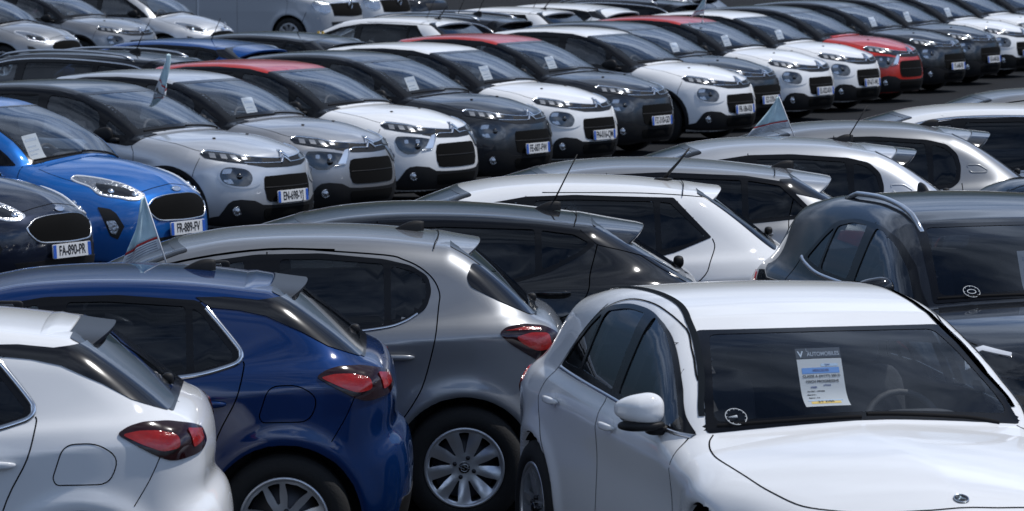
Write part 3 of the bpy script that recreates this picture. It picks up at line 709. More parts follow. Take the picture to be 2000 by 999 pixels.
def make_wheel(parent, M, style):
    r = M['tr']; rr = r - .105
    tyre = [(rr, -.014), (rr + .008, -.001), (rr + .035, .006), (r - .045, .004), (r - .018, -.006), (r - .004, -.022), (r, -.045), (r, -.165), (r - .012, -.195), (rr, -.20)]
    v, f = g_lathe_y(tyre, 56); w_ = mk('wheel', v, f, M_RUB, parent)
    v, f = g_lathe_y([(rr + .002, -.012), (rr + .001, -.003), (rr - .008, -.001), (rr - .016, -.006), (rr - .024, -.05), (rr - .034, -.19)], 56); rim = mk('rim', v, f, M_ALY, w_)
    if style == 'hub':
        dish = lambda q: -.012 - .015 * np.cos(q / rr * 3.0); hs = rim_holes('nine', rr - .012); hs = [rounded([tuple(np.array(p)) for p in h], 0) for h in hs]
    else: dish = lambda q: -.030 + .022 * np.clip(q / rr, 0, 1) ** 2 * 1.0; hs = rim_holes(style, rr - .012)
    out = [((rr - .012) * math.cos(a), (rr - .012) * math.sin(a)) for a in np.linspace(0, 2 * math.pi, 57)[:-1]]
    v2, f2, rimE = cdt(out, hs, .018)
    q = np.hypot(v2[:, 0], v2[:, 1]); ang = np.arctan2(v2[:, 1], v2[:, 0])
    nsp = {'nine': 9, 'hub': 9}.get(style, 5)
    ridge = .006 * np.cos(nsp * (ang - R(90)) - (1.2 * q / rr if nsp == 9 else 0)) * np.clip((q - .06) / .08, 0, 1) * np.clip((rr - q) / .05, 0, 1)
    Y = dish(q) + ridge; V = [(a, b, c) for a, b, c in zip(v2[:, 0], Y, v2[:, 1])]; n = len(V); V += [(p[0], p[1] - .028, p[2]) for p in V]
    F = []
    for t in f2:
        a, b, c = [np.array(V[i]) for i in t]; F.append(t if np.cross(b - a, c - a)[1] > 0 else t[::-1])
    F += [(a, b, b + n, a + n) for a, b in rimE]
    sp = mk('spokes', V, F, M_ALY if style != 'dark' else M_DAL, w_)
    ang_mod = sp.modifiers.new('edge', 'EDGE_SPLIT'); ang_mod.split_angle = R(50)
    nl = 4 if style in ('nine',) else 5; L_ = []
    for k in range(nl):
        a = 2 * math.pi * (k + .5) / nl + .8; v, f = g_lathe_y([(0.0001, -.006), (.008, -.006), (.011, -.010), (.011, -.03)], 12); L_.append(([(p[0] + .052 * math.cos(a), p[1] - .004, p[2] + .052 * math.sin(a)) for p in v], f))
    v, f = join_geo(L_); mk('wheel_bolt', v, f, M_DAL, w_)
    v, f = g_lathe_y([(.0001, -.004), (.020, -.004), (.027, -.007), (.029, -.012), (.029, -.03)], 24); cap = mk('hub_cap', v, f, M_GLB, w_)
    if style == 'nine':
        pts = [(.019 * math.cos(a), -.003, .019 * math.sin(a)) for a in np.linspace(0, 2 * math.pi, 25)]
        v, f = join_geo([g_tube(pts, .0018, 5, False), g_tube([(-.028, -.0025, .004), (.004, -.0025, .006), (-.004, -.0025, -.006), (.028, -.0025, -.004)], .002, 5)]); mk('emblem', v, f, M_CHR, w_)
    v, f = g_lathe_y([(.0001, -.075), (rr - .045, -.075), (rr - .04, -.085), (rr - .04, -.1)], 32); mk('brake_disc', v, f, M_DAL, w_)
    return w_
WHEELS = {}
def wheels(root, M, style):
    for sx in (1, -1):
        for sy in (1, -1):
            key = (M['tr'], style)
            if key not in WHEELS: o = make_wheel(root, M, style); WHEELS[key] = o
            else:
                s = WHEELS[key]; o = s.copy(); COL.objects.link(o); o.parent = root
                for c in s.children: d = c.copy(); COL.objects.link(d); d.parent = o
            wy = M['plan'][2][1] - .012
            o.location = (sx * M['wb'] / 2, sy * wy, M['tr']); o.rotation_euler = (0, 0.35 * sx, 0 if sy > 0 else math.pi)

def mirror_(root, M, B, x, z, pm, cap=None, folded=True):
    """door mirrors: shell, dark foot, glass; most cars on the lot have them folded in"""
    for sy in (1, -1):
        O = np.array([[x, sy * 1.6, z]]); P, h = B.ray(O, np.array([[0, -sy, 0.]])); ys = abs(P[0, 1])
        if folded:
            v, f = g_box(0, 0, 0, .21, .085, .125, .42, seg=3); v = np.array(v); v[:, 2] *= 1 - .3 * np.clip(-v[:, 0] / .1, -1, 1); v = v + (x - .10, sy * (ys + .035), z + .035)
            o = mk('door_mirror', v, f, cap or pm, root); v, f = g_box(x + .01, sy * (ys + .02), z - .015, .10, .07, .04, .3); mk('mirror_foot', v, f, M_BLK, o); continue
        v, f = g_box(0, 0, 0, .135, .205, .135, .42, seg=5); v = np.array(v)
        v[:, 0] *= np.where(v[:, 0] > 0, 1.15, .45); v[:, 2] *= 1 - .25 * np.clip(v[:, 1] / .11, -1, 1); v[:, 2] += .012
        v[:, 0] -= .05 * np.clip(v[:, 1] / .11, 0, 1) ** 2
        v = v * (1, sy, 1) + (x + .02, sy * (ys + .115), z + .055); f = [q[::-1] for q in f] if sy < 0 else f
        o = mk('door_mirror', v, f, cap or pm, root)
        v, f = g_box(0, 0, 0, .125, .205, .05, .4, seg=3); v = np.array(v); v[:, 0] *= np.where(v[:, 0] > 0, 1.1, .5)
        v = v * (1, sy, 1) + (x + .022, sy * (ys + .112), z - .002); f = [q[::-1] for q in f] if sy < 0 else f; mk('mirror_base', v, f, M_BLK, o)
        v, f = g_box(x + .01, sy * (ys + .025), z - .025, .085, .12, .045, .3); mk('mirror_foot', v, f, M_BLK, o)
        v, f = g_box(x - .012, sy * (ys + .115), z + .058, .006, .17, .10, .3); mk('mirror_glass', v, f, M_CHR, o)

def spoiler(root, M, B, m, x0, x1, hw, slope=-.22, z_add=.006, th=.035, tip=None, tipx=None, bow=.16):
    """roof spoiler: lip carried on from the roof, open underneath"""
    def part(name, xa, xb, mm):
        ny, nx = 25, 9; V = []
        ys = np.linspace(-hw, hw, ny)
        Pt, _ = B.ray(np.stack([np.full(ny, x0) , ys, np.full(ny, 2.4)], 1), np.tile([0, 0, -1.], (ny, 1))); z0 = Pt[:, 2]
        for i, y in enumerate(ys):
            e = (abs(y) / hw) ** 5
            for k in range(nx):
                t = k / (nx - 1); x = xa + (xb - xa) * t; T = (x - x0) / (x1 - x0)
                xx = x + bow * y * y * T + .11 * (abs(y) / hw) ** 4 * T; V.append((xx, y, z0[i] + z_add * min(1, T * 6) + slope * (x0 - x) - .085 * (abs(y) / hw) ** 4 * T + .008 * T * T))
        n = len(V)
        for i, y in enumerate(ys):
            for k in range(nx):
                p = V[i * nx + k]; t = k / (nx - 1); x = xa + (xb - xa) * t; T = (x - x0) / (x1 - x0)
                V.append((p[0] + (.012 if T > .9 else 0), p[1] * .99, p[2] - (.004 + th * (1 - abs(T - .62) * .9))))
        F = []
        g = lambda i, k, b=0: b * n + i * nx + k
        for i in range(ny - 1):
            for k in range(nx - 1): F.append((g(i, k), g(i + 1, k), g(i + 1, k + 1), g(i, k + 1))); F.append((g(i, k, 1), g(i, k + 1, 1), g(i + 1, k + 1, 1), g(i + 1, k, 1)))
            F.append((g(i, nx - 1), g(i + 1, nx - 1), g(i + 1, nx - 1, 1), g(i, nx - 1, 1))); F.append((g(i, 0), g(i, 0, 1), g(i + 1, 0, 1), g(i + 1, 0)))
        for i in (0, ny - 1):
            for k in range(nx - 1): F.append((g(i, k), g(i, k + 1), g(i, k + 1, 1), g(i, k, 1)) if i == 0 else (g(i, k), g(i, k, 1), g(i, k + 1, 1), g(i, k + 1)))
        o = mk(name, V, F, mm, root)
        md = o.modifiers.new('b', 'BEVEL'); md.width = .006; md.segments = 2; md.limit_method = 'ANGLE'; md.angle_limit = R(40)
        return o
    if tip: s = part('spoiler', x0, tipx, m); part('spoiler_lip', tipx - .004, x1, tip)
    else: part('spoiler', x0, x1, m)

def fin(root, M, B, x, whip=0., y=0., lean=.5, m=None):
    P, _ = B.ray(np.array([[x, y, 2.6]]), np.array([[0, 0, -1.]])); z = P[0, 2]
    V = []; F = []; n = 10
    for i in range(n):
        t = i / (n - 1); xx = .085 - .17 * t; hgt = .055 * math.sin(math.pi * min(1, t * .62 + .02)) ** 1.2; wd = .022 * math.sin(math.pi * min(.98, t * .75 + .1))
        for k in range(7):
            a = math.pi * k / 6; V.append((x + xx, y + wd * math.cos(a) * (1.0), z - .004 + hgt * math.sin(a) ** .8))
    for i in range(n - 1):
        for k in range(6): F.append((i * 7 + k, i * 7 + k + 1, (i + 1) * 7 + k + 1, (i + 1) * 7 + k))
    F.append(tuple((n - 1) * 7 + k for k in range(7)))
    o = mk('roof_antenna', V, F, m or M_BLK, root)
    if whip:
        v, f = g_tube([(x - .03, y, z + .03), (x - .03 - whip * lean * .5, y, z + .03 + whip * .5), (x - .03 - whip * lean, y, z + whip)], [.006, .0042, .0035], 6); mk('antenna_rod', v, f, M_BLK, o)

def screens(root, M, B, hb, ht, front=True, v0=.03, v1=None, inset=.05, mats=None, ripe=.0, both=True):
    sec = M['prof'][2 if front else 4]; p0, p1 = (sec[0], sec[-1]) if front else (sec[-1], sec[0])
    a = math.degrees(math.atan2(p1[1] - p0[1], abs(p1[0] - p0[0]))); Ln = math.hypot(p1[0] - p0[0], p1[1] - p0[1]); c, s = math.cos(R(a)), math.sin(R(a)); g = 1 if front else -1
    n = np.array([g * s, 0, c]); Vv = np.array([-g * c, 0, s]); pj = Proj(np.array([p0[0], 0, p0[1]]) + n * .8, (0, 1, 0), Vv, -n)
    kk = (M.get('kw', .22) if front else M.get('kg', .10)) * c - .06 * s
    v1 = v1 if v1 is not None else Ln
    def poly(d, rd):
        yb, yt = hb - d, ht - d; lo = [(y, v0 + d * (1.3 if front else 1) + kk * y * y) for y in np.linspace(-yb, yb, 13)]; hi = [(y, v1 - d + kk * y * y - ripe * abs(y)) for y in np.linspace(yt, -yt, 13)]
        P = lo + hi; rads = [rd if i in (0, 12, 13, 25) else 0 for i in range(26)]; return rounded(P, rads, 4)
    outer, inner = poly(0, .03), poly(inset, .06)
    return pj, outer, inner, poly
def finish(root, M, B, h, pm, side, ws, rw, dlo=None, regions=(), dlo_mat=None, wsmat=None, tint=None, dark=()):
    """openings, skin, glass and their black surrounds"""
    opens = []
    for nm, po, tn in side:
        opens += [(PL, po), (PR, po)]
    pjf, of, inf, _ = ws; pjr, orr, inr, _ = rw
    opens += [(pjf, inf), (pjr, inr)]
    under = []
    if dlo: under += [('window_frame', PL, dlo, M_SUR, -.12), ('window_frame', PR, dlo, M_SUR, -.12)]
    dk = []
    for d in dark:       # panels on the rear pillar: looked at from behind and beside
        O, D = PL.rays(np.array(densify(d, .03))); P, hit = B.ray(O, D); P = P[hit]
        dk += [(PQL, [tuple(q) for q in PQL.uv(P)]), (PQR, [tuple(q) for q in PQR.uv(P * (1, -1, 1))])]
    under += [('window_frame', pj, d, M_SUR, -.21) for pj, d in dk] + [('window_frame', pjf, of, M_SUR, -.3), ('window_frame', pjr, orr, M_SUR, -.3)]
    shell(B, root, pm, h, opens, under + list(regions), M)
    for pj, d in dk: patch(B, pj, d, 'pillar_panel', M_GLB, root, .004, .007, step=.022)
    for pj in (PL, PR):
        if dlo: patch(B, pj, dlo, 'window_surround', dlo_mat or M_SUR, root, .003, .005, holes=[p for _, p, _ in side], step=.022 if h < .0225 else .035)
        for nm, po, tn in side: patch(B, pj, po, nm, M_TNT if tn else M_SID, root, -.002 if dlo else .0, 0, step=.07)
    patch(B, pjf, of, 'windscreen_surround', M_SUR, root, .0030, .005, holes=[inf], step=.045); patch(B, pjf, inf, 'windscreen', wsmat or M_GLS, root, .001, 0, step=.07)
    patch(B, pjr, orr, 'rear_screen_surround', M_SUR, root, .0030, .005, holes=[inr], step=.045); patch(B, pjr, inr, 'rear_window', M_TNT, root, .001, 0, step=.07)
def wipers(root, B, ws, hb, sides=((.62, .02), (-.05, -.62))):
    pj = ws[0]; of = ws[1]
    kk = (of[5][1] - of[0][1]) if False else 0
    low = lambda y: np.interp(y, [p[0] for p in of[:18] if True][0:13] if False else sorted(p[0] for p in of[:15]), [q[1] for q in sorted(of[:15])])
    for a, b in sides:
        strip(B, pj, [(y, low(y) + .020 + .018 * (y - a) / (b - a)) for y in np.linspace(a, b, 9)], .020, 'wiper', M_WIP, root, .014, .012)
def plate(root, B, txt, z, front=True, x=None, band2=True, tilt=0., xs=None):
    g = 1 if front else -1
    ys = np.array([-.24, -.1, 0, .1, .24]); P, h = B.ray(np.stack([np.full(5, g * 2.9), ys, np.full(5, z)], 1), np.tile([-g, 0, 0.], (5, 1)), 3.0)
    xx = xs if xs else np.abs(P[:, 0]).max() * g + g * .014
    v, f = g_box(0, 0, 0, .012, .52, .112, .04, seg=1); o = mk('number_plate', v, f, M_PLT, root); o.location = (xx, 0, z); o.rotation_euler = (0, R(-g * tilt), 0 if front else math.pi)
    for s in ((-1, 1) if band2 else (-1,)):
        v, f = g_box(.0065, s * .238, 0, .002, .042, .104, .03, seg=1); mk('blue_band', v, f, M_BLU, o)
    if txt: text_mesh('plate_lettering', txt, M_INK, o, .108, (.0078, 0, .0), (R(90), 0, R(90)), sx=.765, bold=.0016)
    return o
def fy(B, pts, cyl=FC, g=1):
    """front or rear view points (y, z) -> cylindrical coordinates on the nose or tail"""
    A = np.array(pts, float); O = np.stack([np.full(len(A), g * 2.9), A[:, 0], A[:, 1]], 1); P, h = B.ray(O, np.tile([-g, 0, 0.], (len(A), 1)), 3.4, 110)
    return [c3(p, cyl, g) for p in P]
def c3(p, cyl=FC, g=1):
    a = math.atan2(p[1], p[0] - cyl.x0); a = a % (2 * math.pi) if g < 0 else a
    return (a, p[2])
def cpoly(B, pts3, nm, m, root, cyl=FC, g=1, off=.003, skirt=.008, rad=0, mir=True, holes=(), sm=0):
    """patch from approximate 3-D points on the near side (y sign as given) and its mirror image"""
    for s in ((1, -1) if mir else (1,)):
        P = [c3((p[0], p[1] * s, p[2]), cyl, g) for p in pts3]; Hh = [[c3((p[0], p[1] * s, p[2]), cyl, g) for p in h] for h in holes]
        sc = .8; P = [(u * sc, v) for u, v in P]; P = cat(P, sm, True) if sm else P; P = rounded(P, rad) if rad else P; P = [(u / sc, v) for u, v in P]
        patch(B, cyl, P, nm, m, root, off, skirt, scale=.8, holes=Hh)
def cstrip(B, pts3, wd, nm, m, root, cyl=FC, g=1, off=.002, skirt=.003, mir=True, sm=5, **k):
    for s in ((1, -1) if mir else (1,)):
        P = [c3((p[0], p[1] * s, p[2]), cyl, g) for p in pts3]; P = cat(P, sm) if sm else P; strip(B, cyl, P, wd, nm, m, root, off, skirt, scale=.8, **k)
def both(fn):
    for pj in (PL, PR): fn(pj)
def gap(root, B, path, pj=None, wd=.006, sm=4, name='panel_gap'):
    for q in ([pj] if pj is not None else (PL, PR)): strip(B, q, cat(path, sm), wd, name, M_GAP, root, .0012, .003, step=.035)
def gap_diag(root, B, path, wd=.006):
    """a seam high on the side where the body turns over: traced from the side, laid from 45 degrees"""
    O, D = PL.rays(np.array(cat(path, 5))); P, h = B.ray(O, D); P = P[h]
    for pj, s in ((PDL, 1), (PDR, -1)): strip(B, pj, [tuple(q) for q in pj.uv(P * (1, s, 1))], wd, 'panel_gap', M_GAP, root, .0025, .003, step=.03)
def handle(root, B, x, z, pm, ln=.20, cup=True):
    for sy in (1, -1):
        P, _ = B.ray(np.array([[x, sy * 1.6, z]]), np.array([[0, -sy, 0.]])); y = P[0, 1]
        if cup: patch(B, PL if sy > 0 else PR, [(x + .055 * math.cos(a) - .015, z + .038 * math.sin(a)) for a in np.linspace(0, 2 * math.pi, 21)[:-1]], 'handle_recess', M_GAP if pm in (None,) else pm, root, .0014, .001)
        v, f = g_box(x, y + sy * .034, z + .004, ln * 1.05, .026, .034, .42, seg=3); v = np.array(v); t = (v[:, 0] - x) / (ln / 2); v[:, 1] -= sy * .016 * t ** 4
        mk('door_handle', v, f, pm, root)
def doors_regions(M, xa, xb, xc, dlotop, arch=None, zsill=.27, back=None):
    z1, z2 = dlotop
    fd = [(xa, zsill), (xa, .60), (xa - .02, .93), (xa - .30, 1.10), (.14, z1 - .03), (xb + .05, z1 + .03), (xb, z1 + .03), (xb, zsill)]
    rd = [(xb, zsill), (xb, z1 + .03)] + back
    return [('door', PL, fd, None), ('door', PR, fd, None), ('door', PL, rd, None), ('door', PR, rd, None)]
# ------------------------------------------------------------------ the car kinds
def car_hatch(pm):
    M = MD['hatch']; root = empty('parked_car'); B = Body(M)
    fr = [(.62, .975), (.55, 1.05), (.33, 1.185), (.08, 1.275), (-.13, 1.315), (-.13, .962)]
    rr = [(-.262, 1.325), (-.45, 1.328), (-.813, 1.306), (-.821, 1.006), (-.24, .970)]
    qq = [(-.845, 1.30), (-.885, 1.275), (-1.036, 1.092), (-1.026, 1.062), (-.857, 1.012)]
    side = [('side_window', rounded(fr, .02), 0), ('side_window', rounded(rr, .02), 1), ('quarter_window', rounded(qq, .015), 1)]
    dlo = rounded([(.86, .945), (.74, 1.02), (.56, 1.115), (.36, 1.215), (.10, 1.305), (-.16, 1.347), (-.5, 1.356), (-.87, 1.332), (-.935, 1.275), (-1.085, 1.09), (-1.06, 1.04), (-.85, .985), (-.5, .955), (.0, .935)], .025)
    ws = screens(root, M, B, .70, .57); rw = screens(root, M, B, .62, .56, False, .0, inset=.04)
    back = [(-.87, 1.345), (-.94, 1.285), (-1.095, 1.085), (-1.07, 1.03), (-1.05, .89), (-.965, .72), (-.90, .50), (-.88, .27)]
    band = [(-.86, 1.345), (-.934, 1.300), (-1.06, 1.288), (-1.185, 1.262), (-1.356, 1.186), (-1.476, 1.12), (-1.62, 1.068), (-1.64, 1.085), (-1.58, 1.15), (-1.44, 1.255), (-1.30, 1.345), (-1.15, 1.33), (-1.0, 1.345)]
    finish(root, M, B, .021, pm, side, ws, rw, dlo, doors_regions(M, .92, -.195, -.9, (1.345, 1.34), back=back) + [('bonnet', PT, [(.98, -.70), (1.5, -.74), (1.86, -.62), (2.02, 0), (1.86, .62), (1.5, .74), (.98, .70)], None, -.5)], dark=[band])
    both(lambda p: strip(B, p, cat([(.80, .936), (.3, .938), (-.2, .953), (-.563, .972), (-.846, .998), (-1.01, 1.038), (-1.062, 1.062), (-1.072, 1.095), (-1.045, 1.14), (-.91, 1.30)], 5), .024, 'chrome_strip', M_CHR, root, .010, .010))
    gap(root, B, [(-1.082, 1.06), (-1.085, 1.03), (-1.05, .89), (-.965, .72), (-.90, .50), (-.88, .27)]); gap(root, B, [(-.19, 1.35), (-.19, .95), (-.19, .6), (-.185, .27)]); gap(root, B, [(.90, .93), (.93, .8), (.92, .5), (.90, .27)])
    flap = rounded([(-1.20, .950), (-1.34, .955), (-1.43, .895), (-1.39, .785), (-1.17, .782), (-1.155, .81)], .05); both(lambda p: strip(B, p, flap + flap[:1], .005, 'fuel_flap_gap', M_GAP, root, .001, .002))
    gap(root, B, [(-1.60, .90), (-1.555, .80), (-1.49, .69)], wd=.004)
    lamp = [(-1.418, .835, .989), (-1.466, .807, 1.018), (-1.53, .782, 1.032), (-1.64, .737, 1.030), (-1.74, .66, 1.01), (-1.80, .56, .985), (-1.82, .53, .93), (-1.76, .66, .895), (-1.69, .786, .875), (-1.645, .808, .875), (-1.588, .824, .895), (-1.495, .84, .945)]
    cpoly(B, lamp, 'tail_lamp', M_SMK, root, RC, -1, .007, .012, .02)
    red = [(-1.435, .83, .984), (-1.50, .80, .998), (-1.58, .775, .995), (-1.655, .74, .975), (-1.66, .75, .925), (-1.60, .80, .912), (-1.52, .83, .945)]
    cpoly(B, red, 'red_lens', M_RED, root, RC, -1, .011, .010, .02)
    cpoly(B, [(-1.70, .70, .995), (-1.77, .60, .985), (-1.77, .60, .945), (-1.72, .70, .92)], 'red_lens', M_RED, root, RC, -1, .011, .010, .01)
    spoiler(root, M, B, pm, -1.08, -1.375, .645, -.16, z_add=.012, tip=M_LIP, tipx=-1.215)
    handle(root, B, -.90, .865, pm); handle(root, B, .02, .845, pm); mirror_(root, M, B, .62, .97, pm); fin(root, M, B, -.85)
    v, f = g_box(-1.60, .0, 1.135, .05, .05, .05, .4); rwp = mk('rear_wiper', v, f, M_BLK, root)
    # lower rear bumper in dark plastic, plate recess
    patch(B, PB, rounded([(-.66, .24), (.66, .24), (.60, .40), (-.60, .40)], .03), 'bumper_insert', M_BLK, root, .004, .006)
    
    hl = [(1.62, .78, .80), (1.70, .74, .83), (1.85, .62, .80), (1.95, .48, .74), (1.92, .54, .68), (1.78, .70, .70)]
    cpoly(B, hl, 'headlamp', M_LEN, root, FC, 1, .004, .008, .02)
    patch(B, PF, rounded([(-.42, .66), (.42, .66), (.36, .50), (-.36, .50)], .04), 'grille', M_BLK, root, .004, .006)
    wheels(root, M, 'tenpair'); cabin(root, M, B); wipers(root, B, ws, .7); return root, B, M, ws

def car_round(pm):
    M = MD['round']; root = empty('parked_car'); B = Body(M)
    fr = [(.62, 1.02), (.55, 1.09), (.33, 1.22), (.10, 1.31), (-.14, 1.352), (-.14, .995)]
    rr = [(-.322, 1.358), (-.529, 1.36), (-.848, 1.336), (-.851, 1.036), (-.70, 1.012), (-.31, .995)]
    qq = [(-.885, 1.328), (-1.0, 1.298), (-1.060, 1.258), (-1.066, 1.185), (-1.038, 1.122), (-.96, 1.070), (-.885, 1.045)]
    side = [('side_window', rounded(fr, .03), 0), ('side_window', rounded(rr, .02), 1), ('quarter_window', rounded(qq, .03), 1)]
    dlo = rounded([(.86, .985), (.74, 1.07), (.56, 1.165), (.36, 1.262), (.10, 1.342), (-.20, 1.382), (-.53, 1.388), (-.85, 1.360), (-.99, 1.328), (-1.075, 1.275), (-1.093, 1.20), (-1.065, 1.115), (-.97, 1.052), (-.84, 1.018), (-.5, .980), (0, .972)], .03)
    ws = screens(root, M, B, .69, .57); rw = screens(root, M, B, .62, .54, False, .0, inset=.05)
    back = [(-.86, 1.372), (-.952, 1.353), (-1.033, 1.318), (-1.101, 1.261), (-1.133, 1.19), (-1.127, 1.122), (-1.106, .961), (-1.052, .75), (-1.001, .646), (-.922, .53), (-.90, .27)]
    cg = [(-1.272, .677, 1.268), (-1.30, .60, 1.335), (-1.36, .60, 1.31), (-1.594, .60, 1.105), (-1.66, .60, 1.075), (-1.60, .689, 1.073), (-1.442, .702, 1.146), (-1.29, .702, 1.222)]
    finish(root, M, B, .021, pm, side, ws, rw, dlo, doors_regions(M, .92, -.25, -.9, (1.385, 1.37), back=back), dark=[rounded([(q[0], q[2]) for q in cg], .02)])
    both(lambda p: strip(B, p, cat([(.80, .975), (.3, .972), (-.2, .980), (-.552, .992), (-.839, 1.022), (-.95, 1.052), (-1.02, 1.092)], 5), .014, 'chrome_strip', M_CHR, root, .009, .009))
    gap(root, B, [(-.5, 1.405), (-.858, 1.380), (-.952, 1.357), (-1.033, 1.320), (-1.101, 1.261), (-1.133, 1.19), (-1.127, 1.122), (-1.106, .961), (-1.052, .75), (-1.001, .646), (-.922, .53)]); gap(root, B, [(-.255, 1.395), (-.245, 1.0), (-.235, .7), (-.235, .27)]); gap(root, B, [(.90, .96), (.93, .8), (.92, .5), (.90, .27)])
    gap(root, B, [(.75, 1.10), (.4, 1.285), (.1, 1.365), (-.26, 1.408), (-.6, 1.405)], wd=.009)
    lamp = [(-1.43, .833, .992), (-1.466, .809, 1.022), (-1.554, .772, 1.035), (-1.66, .72, 1.02), (-1.72, .68, .985), (-1.76, .64, .90), (-1.72, .74, .85), (-1.66, .782, .845), (-1.62, .794, .855), (-1.495, .83, .936)]
    cpoly(B, lamp, 'tail_lamp', M_SMK, root, RC, -1, .008, .012, .02)
    cpoly(B, [(-1.50, .80, .975), (-1.58, .77, .99), (-1.67, .73, .985), (-1.68, .73, .91), (-1.62, .79, .90), (-1.55, .81, .935)], 'red_lens', M_RED, root, RC, -1, .012, .010, .02)
    cpoly(B, [(-1.46, .82, 1.003), (-1.55, .772, 1.018), (-1.63, .73, 1.012), (-1.63, .73, 1.0), (-1.55, .77, 1.003)], 'red_lens', M_RED, root, RC, -1, .012, .010, .003)
    spoiler(root, M, B, pm, -1.11, -1.36, .63, -.20, z_add=.012)
    strip(B, PT, [(-1.14 + .10 * y * y, y) for y in np.linspace(-.60, .60, 15)], .006, 'panel_gap', M_GAP, root, .010, .003)
    handle(root, B, -.90, .872, pm); handle(root, B, .0, .845, pm); mirror_(root, M, B, .62, 1.0, pm); fin(root, M, B, -.98)
    v, f = g_box(-1.63, .0, 1.105, .05, .05, .05, .4); mk('rear_wiper', v, f, M_BLK, root)
    
    cpoly(B, [(1.55, .78, .84), (1.66, .74, .88), (1.82, .62, .84), (1.92, .48, .76), (1.88, .56, .69), (1.74, .70, .72)], 'headlamp', M_LEN, root, FC, 1, .004, .008, .02)
    patch(B, PF, rounded([(-.42, .66), (.42, .66), (.36, .50), (-.36, .50)], .04), 'grille', M_BLK, root, .004, .006)
    wheels(root, M, 'nine'); cabin(root, M, B); wipers(root, B, ws, .7); return root, B, M, ws

def car_compact(pm, floating=True, M=None):
    M = M or MD['compact']; root = empty('parked_car'); B = Body(M); h = M['h'] - 1.445
    fr = [(.66, .995), (.60, 1.05), (.36, 1.19), (.10, 1.285 + h), (-.16, 1.335 + h), (-.16, 1.005)]
    rr = [(-.30, 1.345 + h), (-.60, 1.352 + h), (-1.108, 1.335 + h), (-1.108, 1.098), (-.95, 1.062), (-.28, 1.010)]
    qq = [(-1.145, 1.330 + h), (-1.33, 1.305 + h), (-1.41, 1.262), (-1.372, 1.222), (-1.25, 1.16), (-1.145, 1.118)] if floating else [(-1.15, 1.332 + h), (-1.36, 1.298 + h), (-1.555, 1.118), (-1.15, 1.085)]
    side = [('side_window', rounded(fr, .02), 0), ('side_window', rounded(rr, .02), 1), ('quarter_window', rounded(qq, .015), 1)]
    dlo = rounded([(.92, .965), (.80, 1.03), (.58, 1.14), (.36, 1.235), (.10, 1.325 + h), (-.2, 1.37 + h), (-.6, 1.385 + h), (-1.13, 1.362 + h)] + ([(-1.36, 1.33 + h), (-1.45, 1.255), (-1.38, 1.20), (-1.20, 1.11), (-.98, 1.045)] if floating else [(-1.37, 1.325 + h), (-1.46, 1.25 + h), (-1.61, 1.10), (-1.15, 1.058)]) + [(-.4, .99), (0, .975)], .02)
    ws = screens(root, M, B, .72, .60); rw = screens(root, M, B, .62, .56, False, .0, inset=.05)
    back = [(-1.12, 1.36 + h), (-1.36, 1.34 + h), (-1.455, 1.25), (-1.415, 1.094), (-1.395, .989), (-1.10, .80), (-.98, .55), (-.95, .27)]
    finish(root, M, B, .023, pm, side, ws, rw, dlo, doors_regions(M, 1.0, -.22, -.9, (1.36 + h, 1.36), back=back), dark=[rounded([(-1.36, 1.335 + h), (-1.46, 1.250), (-1.60, 1.215), (-1.77, 1.165), (-1.93, 1.075), (-1.98, 1.075), (-1.86, 1.16), (-1.70, 1.275), (-1.56, 1.36), (-1.45, 1.338 + h)], .015)])
    up = 0 if floating else .012
    gap(root, B, [(-1.46, 1.25), (-1.44, 1.18), (-1.415, 1.094), (-1.395, .989), (-1.30, .88), (-1.08, .78), (-.98, .55)]); gap(root, B, [(-.225, 1.38), (-.22, 1.0), (-.22, .27)]); gap(root, B, [(.98, .95), (1.02, .8), (1.0, .5), (.98, .27)])
    strip(B, PT, [(-1.37 + .10 * y * y, y) for y in np.linspace(-.60, .60, 15)], .006, 'panel_gap', M_GAP, root, .010, .003)
    cpoly(B, [(-1.70, .84, .97), (-1.78, .80, 1.01), (-1.90, .72, 1.0), (-1.98, .62, .96), (-1.98, .62, .90), (-1.86, .78, .90)], 'tail_lamp', M_RED, root, RC, -1, .006, .010, .02)
    spoiler(root, M, B, pm, -1.38, -1.76, .62, -.19)
    handle(root, B, -1.20, .99, pm); handle(root, B, -.02, .93, pm); mirror_(root, M, B, .68, 1.0, pm)
    v, f = g_box(-1.965, .0, 1.10, .06, .07, .07, .4); mk('rear_wiper', v, f, M_BLK, root); plate(root, B, '', .76, False)
    cpoly(B, [(1.70, .78, .84), (1.80, .74, .88), (1.96, .62, .84), (2.06, .48, .76), (2.02, .56, .69), (1.88, .70, .72)], 'headlamp', M_LEN, root, FC, 1, .004, .008, .02)
    patch(B, PF, rounded([(-.42, .66), (.42, .66), (.36, .50), (-.36, .50)], .04), 'grille', M_BLK, root, .004, .006)
    wheels(root, M, 'tenpair'); cabin(root, M, B); wipers(root, B, ws, .7); return root, B, M, ws

